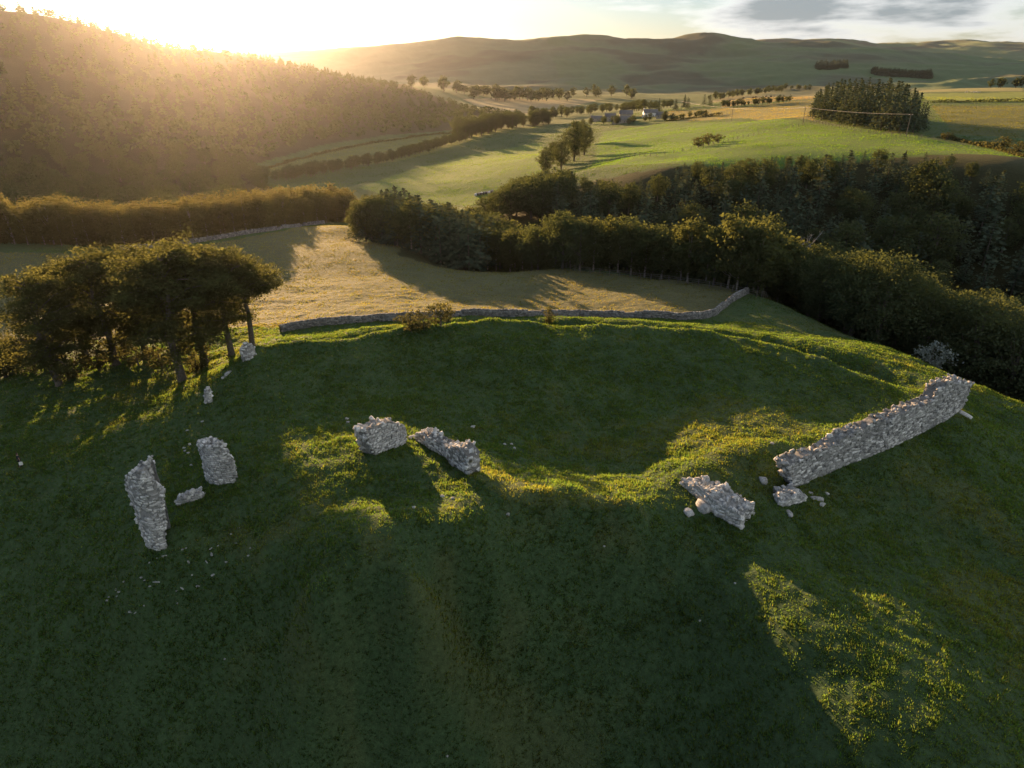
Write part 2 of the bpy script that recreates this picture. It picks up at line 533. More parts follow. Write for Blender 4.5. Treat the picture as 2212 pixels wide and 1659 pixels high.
def ground_material():
    m, n, l = new_mat('ground_turf')
    at = nd(n, 'ShaderNodeAttribute', attribute_name='Col')
    geo = nd(n, 'ShaderNodeNewGeometry')
    nz = nd(n, 'ShaderNodeTexNoise')
    nz.inputs['Scale'].default_value = 2.6
    nz.inputs['Detail'].default_value = 6
    nz.inputs['Roughness'].default_value = 0.7
    l.new(geo.outputs['Position'], nz.inputs['Vector'])
    v = ramp(n, l, nz.outputs['Fac'], [(0.25, 0.55), (0.75, 1.45)])
    col = mix_col(n, l, 1.0, at.outputs['Color'], v, 'MULTIPLY')
    nb = nd(n, 'ShaderNodeTexNoise')
    nb.inputs['Scale'].default_value = 0.55
    nb.inputs['Detail'].default_value = 9
    nb.inputs['Roughness'].default_value = 0.72
    l.new(geo.outputs['Position'], nb.inputs['Vector'])
    bump = nd(n, 'ShaderNodeBump')
    bump.inputs['Strength'].default_value = 0.8
    bump.inputs['Distance'].default_value = 0.5
    l.new(nb.outputs['Fac'], bump.inputs['Height'])
    p = nd(n, 'ShaderNodeBsdfPrincipled')
    l.new(col, p.inputs['Base Color'])
    p.inputs['Roughness'].default_value = 0.9
    p.inputs['Specular IOR Level'].default_value = 0.08
    p.inputs['Sheen Weight'].default_value = 0.35
    p.inputs['Sheen Roughness'].default_value = 0.45
    l.new(mix_col(n, l, 0.5, at.outputs['Color'], (0.35, 0.33, 0.12)), p.inputs['Sheen Tint'])
    l.new(bump.outputs[0], p.inputs['Normal'])
    o = nd(n, 'ShaderNodeOutputMaterial')
    l.new(p.outputs[0], o.inputs['Surface'])
    return m


MAT_GROUND = ground_material()


def build_ground():
    V = np.stack([GX, GY, GZ + CZ], -1).reshape(-1, 3)
    j, i = np.meshgrid(np.arange(NR - 1), np.arange(NT), indexing='ij')
    i2 = (i + 1) % NT
    F = np.stack([j * NT + i, j * NT + i2, (j + 1) * NT + i2, (j + 1) * NT + i], -1).reshape(-1, 4)
    F = F[:, ::-1]
    me = mesh_from('ground', V, F, MAT_GROUND, True)
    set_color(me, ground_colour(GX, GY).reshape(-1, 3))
    return link('ground', me, kind='structure')


build_ground()
# ------------------------------------------------------------------ haze: the evening air over the whole dale
def build_haze():
    m, n, l = new_mat('evening_haze')
    v = nd(n, 'ShaderNodeVolumePrincipled')
    v.inputs['Color'].default_value = (0.96, 0.95, 0.93, 1)
    v.inputs['Density'].default_value = HAZE_D
    v.inputs['Anisotropy'].default_value = HAZE_G
    o = nd(n, 'ShaderNodeOutputMaterial')
    l.new(v.outputs[0], o.inputs['Volume'])
    zb = float(GZ.min()) + CZ - 1.0
    zt = float(GZ.max()) + CZ + 12.0
    x0, x1, y0, y1 = -10100, 10100, -10100, 10100
    V = [(x0, y0, zb), (x1, y0, zb), (x1, y1, zb), (x0, y1, zb), (x0, y0, zt), (x1, y0, zt), (x1, y1, zt), (x0, y1, zt)]
    F = [(0, 3, 2, 1), (4, 5, 6, 7), (0, 1, 5, 4), (1, 2, 6, 5), (2, 3, 7, 6), (3, 0, 4, 7)]
    link('haze', mesh_from('haze', V, F, m), kind='stuff')


HAZE_D, HAZE_G = 0.18e-4, 0.85
build_haze()


# ------------------------------------------------------------------ foliage materials
def leaf_material(name, c0, c1, trans=0.4, tcol=(0.16, 0.15, 0.03)):
    m, n, l = new_mat(name)
    oi = nd(n, 'ShaderNodeObjectInfo')
    geo = nd(n, 'ShaderNodeNewGeometry')
    nz = nd(n, 'ShaderNodeTexNoise')
    nz.inputs['Scale'].default_value = 0.5
    nz.inputs['Detail'].default_value = 3
    l.new(geo.outputs['Position'], nz.inputs['Vector'])
    f = math_node(n, l, 'ADD', math_node(n, l, 'MULTIPLY', oi.outputs['Random'], 0.6), math_node(n, l, 'MULTIPLY', nz.outputs['Fac'], 0.5), True)
    f = math_node(n, l, 'ADD', f, math_node(n, l, 'MULTIPLY', math_node(n, l, 'SUBTRACT', geo.outputs['Random Per Island'], 0.5), 0.5), True)
    col = mix_col(n, l, f, c0, c1)
    d = nd(n, 'ShaderNodeBsdfDiffuse')
    l.new(col, d.inputs[0])
    t = nd(n, 'ShaderNodeBsdfTranslucent')
    l.new(mix_col(n, l, f, tuple(x * 0.7 for x in tcol), tcol), t.inputs[0])
    mx = nd(n, 'ShaderNodeMixShader')
    mx.inputs[0].default_value = trans
    l.new(d.outputs[0], mx.inputs[1])
    l.new(t.outputs[0], mx.inputs[2])
    o = nd(n, 'ShaderNodeOutputMaterial')
    l.new(mx.outputs[0], o.inputs['Surface'])
    return m


def plain_material(name, c0, c1, scale=3.0, rough=0.85, bump=0.0, rand=0.0, detail_=5, spec=0.2):
    m, n, l = new_mat(name)
    geo = nd(n, 'ShaderNodeNewGeometry')
    nz = nd(n, 'ShaderNodeTexNoise')
    nz.inputs['Scale'].default_value = scale
    nz.inputs['Detail'].default_value = detail_
    nz.inputs['Roughness'].default_value = 0.65
    l.new(geo.outputs['Position'], nz.inputs['Vector'])
    f = ramp(n, l, nz.outputs['Fac'], [(0.32, 0.0), (0.68, 1.0)])
    col = mix_col(n, l, f, c0, c1)
    if rand:
        oi = nd(n, 'ShaderNodeObjectInfo')
        k = math_node(n, l, 'ADD', math_node(n, l, 'MULTIPLY', oi.outputs['Random'], 2 * rand), 1 - rand)
        col = mix_col(n, l, 1.0, col, k, 'MULTIPLY')
    p = nd(n, 'ShaderNodeBsdfPrincipled')
    l.new(col, p.inputs['Base Color'])
    p.inputs['Roughness'].default_value = rough
    p.inputs['Specular IOR Level'].default_value = spec
    if bump:
        b = nd(n, 'ShaderNodeBump')
        b.inputs['Strength'].default_value = 1.0
        b.inputs['Distance'].default_value = bump
        l.new(nz.outputs['Fac'], b.inputs['Height'])
        l.new(b.outputs[0], p.inputs['Normal'])
    o = nd(n, 'ShaderNodeOutputMaterial')
    l.new(p.outputs[0], o.inputs['Surface'])
    return m


M_BIRCH = leaf_material('birch_leaf', (0.052, 0.072, 0.038), (0.092, 0.104, 0.052), 0.42, (0.19, 0.20, 0.045))
M_GOLD = leaf_material('golden_birch_leaf', (0.052, 0.056, 0.022), (0.100, 0.092, 0.036), 0.5, (0.27, 0.24, 0.07))
M_BEECH = leaf_material('beech_leaf', (0.040, 0.050, 0.024), (0.072, 0.078, 0.036), 0.45, (0.22, 0.22, 0.055))
M_OAK = leaf_material('oak_leaf', (0.052, 0.072, 0.040), (0.086, 0.104, 0.056), 0.36, (0.15, 0.17, 0.04))
M_SPRUCE = leaf_material('spruce_needle', (0.062, 0.090, 0.064), (0.105, 0.132, 0.084), 0.22, (0.11, 0.12, 0.035))
M_SHRUB = leaf_material('hawthorn_leaf', (0.055, 0.062, 0.030), (0.09, 0.088, 0.042), 0.4, (0.18, 0.17, 0.05))
M_PALEBUSH = leaf_material('pale_willow_leaf', (0.16, 0.19, 0.17), (0.24, 0.27, 0.24), 0.2, (0.2, 0.2, 0.1))
M_BARK = plain_material('grey_bark', (0.07, 0.06, 0.048), (0.16, 0.14, 0.115), 4.0, 0.9, 0.03)
M_BIRCHBARK = plain_material('birch_bark', (0.10, 0.085, 0.065), (0.32, 0.29, 0.24), 2.5, 0.85, 0.01)
M_DEADWOOD = plain_material('bleached_wood', (0.26, 0.25, 0.23), (0.42, 0.40, 0.36), 3.0, 0.85)


# ------------------------------------------------------------------ foliage shapes
def leaf_quads(P, size, rg, flat=0.0, droop=None):
    n = len(P)
    a = rg.normal(size=(n, 3)); a[:, 2] *= (1 - flat)
    a /= np.linalg.norm(a, axis=1)[:, None] + 1e-9
    b = rg.normal(size=(n, 3)); b[:, 2] *= (1 - flat)
    b -= a * np.sum(a * b, 1)[:, None]
    b /= np.linalg.norm(b, axis=1)[:, None] + 1e-9
    s = (size * rg.uniform(0.6, 1.35, n))[:, None]
    a = a * s * 0.62; b = b * s * 0.42
    V = np.stack([P - a, P + b, P + a, P - b], 1).reshape(-1, 3)
    F = np.arange(4 * n).reshape(n, 4)
    return V, F


def tube(pts, radii, k=6):
    pts = [Vector(p) for p in pts]
    V, F = [], []
    for i, p in enumerate(pts):
        d = (pts[min(i + 1, len(pts) - 1)] - pts[max(i - 1, 0)]).normalized()
        s = d.cross(Vector((0.3, 1, 0.1))).normalized()
        t = d.cross(s)
        for q in range(k):
            a = 2 * math.pi * q / k
            V.append(p + (s * math.cos(a) + t * math.sin(a)) * radii[i])
        if i:
            for q in range(k):
                F.append(((i - 1) * k + q, (i - 1) * k + (q + 1) % k, i * k + (q + 1) % k, i * k + q))
    return [tuple(v) for v in V], F


def join(parts):
    V, F, o = [], [], 0
    for v, f in parts:
        v = np.asarray(v, float); f = np.asarray(f, int)
        V.append(v); F.append(f + o); o += len(v)
    return np.concatenate(V), np.concatenate(F)


def crown_broad(h, rad, base, clumps, per, leaf, rg, spread=0.9, top=1.0, limbs=7, trunk_r=0.2, lean=0.0, flat=0.25):
    """rounded crown of leaf clumps carried on limbs; returns crown and trunk meshes' data"""
    z0, z1 = h * base, h * top
    C = []
    while len(C) < clumps:
        q = rg.uniform(-1, 1, 3)
        d = np.linalg.norm(q)
        if d > 1 or d < 0.45:
            continue
        w = 1.0 - 0.28 * max(0, -q[2])
        C.append((q[0] * rad * w, q[1] * rad * w, z0 + (q[2] * 0.5 + 0.5) * (z1 - z0)))
    C = np.array(C)
    C[:, :2] *= (1 + 0.22 * rg.normal(size=(len(C), 1)))
    C[:, 0] += lean * C[:, 2] / h
    sz = rg.uniform(0.6, 1.25, len(C))
    P = np.repeat(C, per, 0) + rg.normal(size=(len(C) * per, 3)) * (spread * np.repeat(sz, per)[:, None]) * np.array([1, 1, 0.62])
    V, F = leaf_quads(P, leaf, rg, flat)
    parts = [tube([(0, 0, -0.6), (0.05, 0, h * 0.25), (lean * 0.5, 0.1, h * 0.55), (lean * 0.9, 0, h * 0.9)], [trunk_r * 1.25, trunk_r, trunk_r * 0.7, trunk_r * 0.15])]
    for k in rg.choice(len(C), min(limbs, len(C)), replace=False):
        c = C[k]
        b = np.array([lean * 0.3, 0, max(h * 0.18, c[2] * 0.55)])
        m = (b + c) / 2 + np.array([0, 0, -0.03 * h])
        parts.append(tube([b, m, c], [trunk_r * 0.45, trunk_r * 0.28, trunk_r * 0.08], 4))
    return (V, F), join(parts)


def crown_spruce(h, rad, rg, levels=20, leaf=0.75, base=0.12):
    P = []
    for i in range(levels):
        f = i / (levels - 1)
        z = h * (base + (1 - base) * f ** 0.92)
        R = rad * (1 - f) ** 0.72 * rg.uniform(0.6, 1.25) + 0.15
        nb = max(3, int(9 * (1 - 0.55 * f)))
        a0 = rg.uniform(0, 6.28)
        for b in range(nb):
            a = a0 + 2 * math.pi * b / nb + rg.normal() * 0.2
            L = R * rg.uniform(0.7, 1.2)
            k = max(2, int(L / 0.55))
            for s in np.linspace(0.25, 1, k):
                P.append((math.cos(a) * L * s, math.sin(a) * L * s, z - 0.30 * L * s * s + rg.normal() * 0.1))
    P = np.array(P)
    V, F = leaf_quads(P, leaf, rg, 0.45)
    tr = tube([(0, 0, -0.6), (0, 0, h * 0.5), (0, 0, h)], [0.022 * h * 0.55, 0.012 * h * 0.5, 0.02])
    return (V, F), tr


TREE_LIB = {}


def add_kind(key, maker, n, leaf_mat, bark_mat):
    L = []
    for i in range(n):
        (V, F), (tv, tf) = maker(np.random.default_rng(100 + 31 * i + len(TREE_LIB) * 977))
        L.append((mesh_from(key + '_crown', V, F, leaf_mat), mesh_from(key + '_trunk', tv, tf, bark_mat, True)))
    TREE_LIB[key] = L


add_kind('birch', lambda g: crown_broad(12, 2.7, 0.12, 84, 30, 0.46, g, 0.62, limbs=8, trunk_r=0.17, lean=g.normal() * 0.3), 5, M_BIRCH, M_BIRCHBARK)
add_kind('gold', lambda g: crown_broad(12, 2.8, 0.07, 88, 20, 0.48, g, 0.62, limbs=8, trunk_r=0.17, lean=g.normal() * 0.3), 5, M_GOLD, M_BIRCHBARK)
add_kind('oak', lambda g: crown_broad(12, 4.4, 0.14, 105, 30, 0.46, g, 0.85, limbs=9, trunk_r=0.3), 5, M_OAK, M_BARK)
add_kind('spruce', lambda g: crown_spruce(15, 3.3, g, 17), 5, M_SPRUCE, M_BARK)
add_kind('bigoak', lambda g: crown_broad(18, 5.6, 0.10, 200, 42, 0.40, g, 0.9, limbs=12, trunk_r=0.42), 4, M_OAK, M_BARK)
add_kind('far', lambda g: crown_broad(12, 4.2, 0.10, 34, 9, 1.35, g, 1.0, limbs=3, trunk_r=0.3), 4, M_OAK, M_BARK)
add_kind('shrub', lambda g: crown_broad(3.0, 1.7, 0.10, 34, 26, 0.24, g, 0.34, limbs=8, trunk_r=0.12), 3, M_SHRUB, M_BARK)
KIND_H = {'birch': 12.0, 'gold': 12.0, 'oak': 12.0, 'spruce': 15.0, 'far': 12.0, 'shrub': 3.0, 'bigoak': 18.0, 'beech': 17.0, 'tallbeech': 17.0, 'edgebeech': 17.0}


def plant(name, kind, x, y, h, label, group=None, cat='tree', wide=1.0, z=None, variant=None, rot=None):
    k = variant if variant is not None else random.randrange(len(TREE_LIB[kind]))
    cm, tm = TREE_LIB[kind][k % len(TREE_LIB[kind])]
    root = bpy.data.objects.new(name, None)
    COL.objects.link(root)
    zz = float(height(x, y)[0]) if z is None else z
    s = h / KIND_H[kind]
    root.location = (x, y, zz + CZ)
    root.rotation_euler = (0, 0, random.uniform(0, 6.283) if rot is None else rot)
    root.scale = (s * wide, s * wide, s)
    root['label'] = label
    root['category'] = cat
    if group:
        root['group'] = group
    link('crown', cm, root)
    link('trunk', tm, root)
    return root


def topline_at(tl, px):
    return float(np.interp(px, [p[0] for p in tl], [p[1] for p in tl]))


def fill(poly, spacing, seed):
    """points spread over a polygon, at least `spacing` apart"""
    g = np.random.default_rng(seed)
    xs = [p[0] for p in poly]; ys = [p[1] for p in poly]
    pts, cell = [], {}
    A = (max(xs) - min(xs)) * (max(ys) - min(ys))
    N = int(A / spacing ** 2 * 6)
    Q = np.stack([g.uniform(min(xs), max(xs), N), g.uniform(min(ys), max(ys), N)], 1)
    Q = Q[in_poly(Q[:, 0], Q[:, 1], poly)]
    for x, y in Q:
        c = (int(x // spacing), int(y // spacing))
        ok = True
        for a in (-1, 0, 1):
            for b in (-1, 0, 1):
                for (u, v) in cell.get((c[0] + a, c[1] + b), ()):
                    if (u - x) ** 2 + (v - y) ** 2 < spacing ** 2:
                        ok = False
        if ok:
            cell.setdefault(c, []).append((x, y))
            pts.append((float(x), float(y)))
    return pts


def fit_height(x, y, h, tl, lo=0.55):
    """trim a tree so that it does not stand above the canopy edge surveyed in the photograph; None if it cannot grow here"""
    z = float(height(x, y)[0])
    px, _, _ = project(x, y, z + h)
    lim = topline_at(tl, px)
    if project(x, y, z + h)[1] >= lim:
        return h
    a, b, c = ray(px, lim)
    hmax = c * (y / b) - z
    hmax *= random.uniform(0.84, 1.06)
    return hmax if hmax > lo * h else None
# ------------------------------------------------------------------ woods, belts and single trees
def grow_beeches():
    # tall beeches in the castle ditch: limbs with layered, drooping sprays
    def beech(g, h=17.0, rad=5.1, low=0.24):
        b1, b2 = g.normal(size=2) * 0.35, g.normal(size=2) * 0.5
        parts = [tube([(0, 0, -0.8), (0.05, 0, 0.5), (b1[0] * 0.5, b1[1] * 0.5, h * 0.18), (b1[0], b1[1], h * 0.36), (b2[0], b2[1], h * 0.62), (b2[0] * 0.7, b2[1], h * 0.92)], [0.78, 0.52, 0.45, 0.38, 0.24, 0.05], 8)]
        P = []
        for i in range(50):
            f = g.uniform(low, 0.97)
            a = g.uniform(0, 6.283)
            L = rad * (1.12 - 0.5 * abs(f - 0.55)) * math.sqrt(max(0.1, 1 - max(0, (f - 0.62) / 0.42) ** 2)) * g.uniform(0.6, 1.12)
            z0 = h * f * 0.9
            rise = g.uniform(0.05, 0.45) * L * (1.4 if f > 0.5 else 0.5)
            b = np.array([0.05, 0.0, z0]); e = np.array([math.cos(a) * L, math.sin(a) * L, min(z0 + rise, h * 0.97)])
            m = b * 0.5 + e * 0.5 + np.array([0, 0, 0.12 * L])
            parts.append(tube([b, m, e], [0.13, 0.08, 0.02], 4))
            for s in np.linspace(0.25, 1.05, 8):
                c = (1 - s) ** 2 * b + 2 * s * (1 - s) * m + s * s * e
                for _ in range(2):
                    cc = c + g.normal(size=3) * np.array([0.5, 0.5, 0.25])
                    n = int(16 + 14 * s)
                    Q = cc + g.normal(size=(n, 3)) * np.array([0.55, 0.55, 0.22])
                    Q[:, 2] -= 0.35 * np.hypot(Q[:, 0] - cc[0], Q[:, 1] - cc[1])
                    P.append(Q)
        # closed canopy on top
        for _ in range(46):
            a = g.uniform(0, 6.283); q = math.sqrt(g.uniform(0, 1)) * rad * 0.92
            zt = h * (0.995 - 0.46 * (q / rad) ** 2) + g.normal() * 0.5
            c = np.array([math.cos(a) * q, math.sin(a) * q, zt])
            P.append(c + g.normal(size=(30, 3)) * np.array([0.6, 0.6, 0.3]))
        P = np.concatenate(P)
        V, F = leaf_quads(P, 0.27, g, 0.35)
        return (V, F), join(parts)
    add_kind('beech', beech, 3, M_BEECH, M_BARK)
    add_kind('tallbeech', lambda g: beech(g, rad=5.0, low=0.31), 3, M_BEECH, M_BARK)
    add_kind('edgebeech', lambda g: beech(g, rad=5.4, low=0.57), 1, M_BEECH, M_BARK)
    spots = [  # foot and top of each tree as surveyed
        (128, 831, 600, 'leftmost beech of the clump beside the castle ditch'),
        (186, 772, 566, 'pale trunked beech, second from the left in the ditch clump'),
        (252, 788, 552, 'beech with swollen pale foot, third from left in the ditch clump'),
        (318, 775, 545, 'slender beech in the middle of the clump behind the bare trunk'),
        (395, 822, 534, 'nearest beech of the clump with long bare trunk'),
        (443, 786, 530, 'tallest beech on the ditch lip behind the bare trunked one'),
        (500, 766, 546, 'wide beech of the clump just left of the rightmost one'),
        (546, 748, 562, 'rightmost beech, low boughed, facing the hay field'),
    ]
    for i, (px, py, top, lab) in enumerate(spots):
        x, y, z = hit(px, py)
        u = (IH / 2 - top) / FPX
        zt = (-SP + CP * u) * (y / (CP + SP * u)) + 0.9
        plant('beech_tree', 'edgebeech' if px > 530 else 'tallbeech' if px > 420 else 'beech', x, y, zt - z, lab, 'beeches in the castle ditch', wide=1.0, variant=i)


def grow_woods():
    # shelterbelt behind the hay field
    TL = [(740,470),(775,432),(800,420),(860,402),(930,405),(1000,425),(1060,440),(1150,446),(1250,458),(1300,462),(1400,462),(1500,470),(1600,474),(1700,490),(1760,512),(1830,530),(1900,545),(1960,560),(2030,590),(2100,640),(2150,690)]
    front = px_poly([(775,521),(900,546),(1000,560),(1250,585),(1400,601),(1500,613),(1640,642),(1750,672),(1830,702),(1900,742)])
    back = [(x + x / math.hypot(x, y) * 22 + 1.5, y + y / math.hypot(x, y) * 22) for x, y in front]
    poly = front + back[::-1]
    for x, y in fill(poly, 2.8, 41):
        d, _ = seg_dist(np.array([x]), np.array([y]), front)
        h = fit_height(x, y, random.uniform(10.5, 14) + (4 if x > 48 else 0), TL, 0.4)
        if h:
            k = 'oak' if random.random() < (0.22 if d[0] < 9 else 0.6) else 'birch'
            plant('birch_tree' if k == 'birch' else 'oak_tree', k, x, y, h,
                  'slender dark birch in the shelterbelt between hay field and gully' if k == 'birch' else 'rounded dark oak among the birches of the hay field shelterbelt',
                  'shelterbelt birches' if k == 'birch' else 'shelterbelt oaks', wide=1.0 if k == 'birch' else 0.8)
    # pines at the belt's left end
    for x, y in fill([(-47, 200), (-12, 176), (-4, 196), (-36, 216)], 3.5, 43):
        h = fit_height(x, y, random.uniform(13, 16), [(740,470),(775,432),(800,418),(860,398),(930,402),(1000,420),(1060,436)])
        if h:
            plant('pine_tree', 'spruce', x, y, h, 'dark pine at the west end of the shelterbelt', 'pines at the belt end', wide=1.5)
    # broadleaf trees down in the gully, right
    TLR = [(1700,500),(1800,520),(1850,530),(1900,545),(1960,555),(2030,590),(2080,615),(2110,640),(2128,560),(2212,545),(2300,560)]
    for x, y in fill([(60, 104), (76, 92), (100, 84), (165, 84), (165, 140), (78, 150), (56, 130)], 5.6, 44):
        h = fit_height(x, y, random.uniform(15, 20), TLR, 0.5)
        if h:
            plant('gully_tree', 'bigoak', x, y, h, 'big broadleaf tree on the steep gully side beyond the mound', 'gully broadleaves')
    # spruce plantation on the far side of the gully
    TLC = [(1060,402),(1150,374),(1200,366),(1290,386),(1350,392),(1420,372),(1480,352),(1560,346),(1700,338),(1800,333),(1900,324),(2000,328),(2080,334),(2150,350),(2212,376),(2320,410)]
    n = 0
    pts = fill([(22, 205), (60, 196), (120, 186), (215, 150), (300, 190), (300, 222), (215, 246), (120, 260), (64, 276), (34, 316), (12, 326), (10, 262), (18, 230)], 5.9, 45)
    pts.sort(key=lambda p: math.hypot(*p))
    for x, y in pts:
        h = fit_height(x, y, random.uniform(8, 18), TLC, 0.25)
        if h and n < 300:
            n += 1
            plant('pine_tree', 'oak', x, y, h, 'rounded dark pine among the pointed spruces of the plantation', 'plantation pines', wide=0.95) if random.random() < 0.33 else plant('spruce_tree', 'spruce', x, y, h, 'dark spruce of the dense plantation below the sunlit pasture', 'plantation spruces', wide=1.35)
    # rounded trees at the plantation's valley end
    for x, y in fill([(-12, 262), (15, 245), (30, 285), (20, 320), (-6, 300)], 6.0, 46):
        h = fit_height(x, y, random.uniform(11, 15), [(1040,420),(1080,400),(1150,372),(1200,366),(1290,386),(1350,394)], 0.5)
        if h:
            plant('oak_tree', 'oak', x, y, h, 'rounded dark oak at the valley end of the plantation', 'oaks at the plantation end')
    # round golden tree and bare dead tree above the belt
    x, y, z = at_t(1655, 520, 190)
    plant('round_oak', 'oak', x, y, -0.2087 * 0 + (at_t(1655, 462, 190)[2] - float(height(x, y)[0])), 'round domed oak rising above the shelterbelt, golden on top', wide=0.62)
    # avenue of left-hand birches under the wooded hill
    TLL = [(-40,380),(0,388),(30,402),(60,410),(100,415),(150,428),(240,432),(330,432),(400,425),(430,420),(470,418),(520,405),(560,398),(650,392),(720,392),(770,400),(790,430)]
    front = px_poly([(-60,530),(0,528),(100,530),(270,538),(400,524),(470,512),(560,500),(640,490),(720,480),(765,482)])
    back = [(x + x / math.hypot(x, y) * 20, y + y / math.hypot(x, y) * 20) for x, y in front]
    for x, y in fill(front + back[::-1], 3.0, 47):
        h = fit_height(x, y, random.uniform(8.5, 15), TLL, 0.4)
        if h:
            plant('birch_tree', 'gold', x, y, h, 'backlit golden birch in the long belt beneath the wooded hill', 'backlit birches in the left belt')
    # clump of spruce crowning the pasture
    TLP = [(1740,236),(1748,215),(1770,196),(1800,179),(1850,169),(1900,166),(1940,172),(1965,184),(1985,196),(2010,222),(2032,262),(2045,285)]
    f = px_poly([(1752,256),(1800,266),(1860,276),(1920,286),(1990,292),(2030,288)])
    b = [(x + x / math.hypot(x, y) * 75, y + y / math.hypot(x, y) * 75) for x, y in f]
    b = [(b[0][0] + 4, b[0][1]), *b[1:-1], (b[-1][0] - 18, b[-1][1])]
    for x, y in fill(f + b[::-1], 5.6, 48):
        h = fit_height(x, y, random.uniform(17, 22), TLP, 0.4)
        if h:
            plant('spruce_tree', 'spruce', x, y, h, 'tall spruce in the dark clump crowning the sunlit pasture', 'spruce clump on the pasture', wide=1.15)


def tree_row(pts, n, hmin, hmax, name, kind, label, group, seed, depth=0.0, wide=1.0, jitter=1.5):
    g = random.Random(seed)
    W = [hit(px, py) for px, py in pts]
    L = [0]
    for a, b in zip(W, W[1:]):
        L.append(L[-1] + math.hypot(a[0] - b[0], a[1] - b[1]))
    for i in range(n):
        s = L[-1] * (i + g.uniform(0.1, 0.9)) / n
        x = float(np.interp(s, L, [w[0] for w in W])) + g.gauss(0, jitter)
        y = float(np.interp(s, L, [w[1] for w in W])) + g.gauss(0, jitter) + g.uniform(0, depth)
        plant(name, kind, x, y, g.uniform(hmin, hmax), label, group, wide=wide)


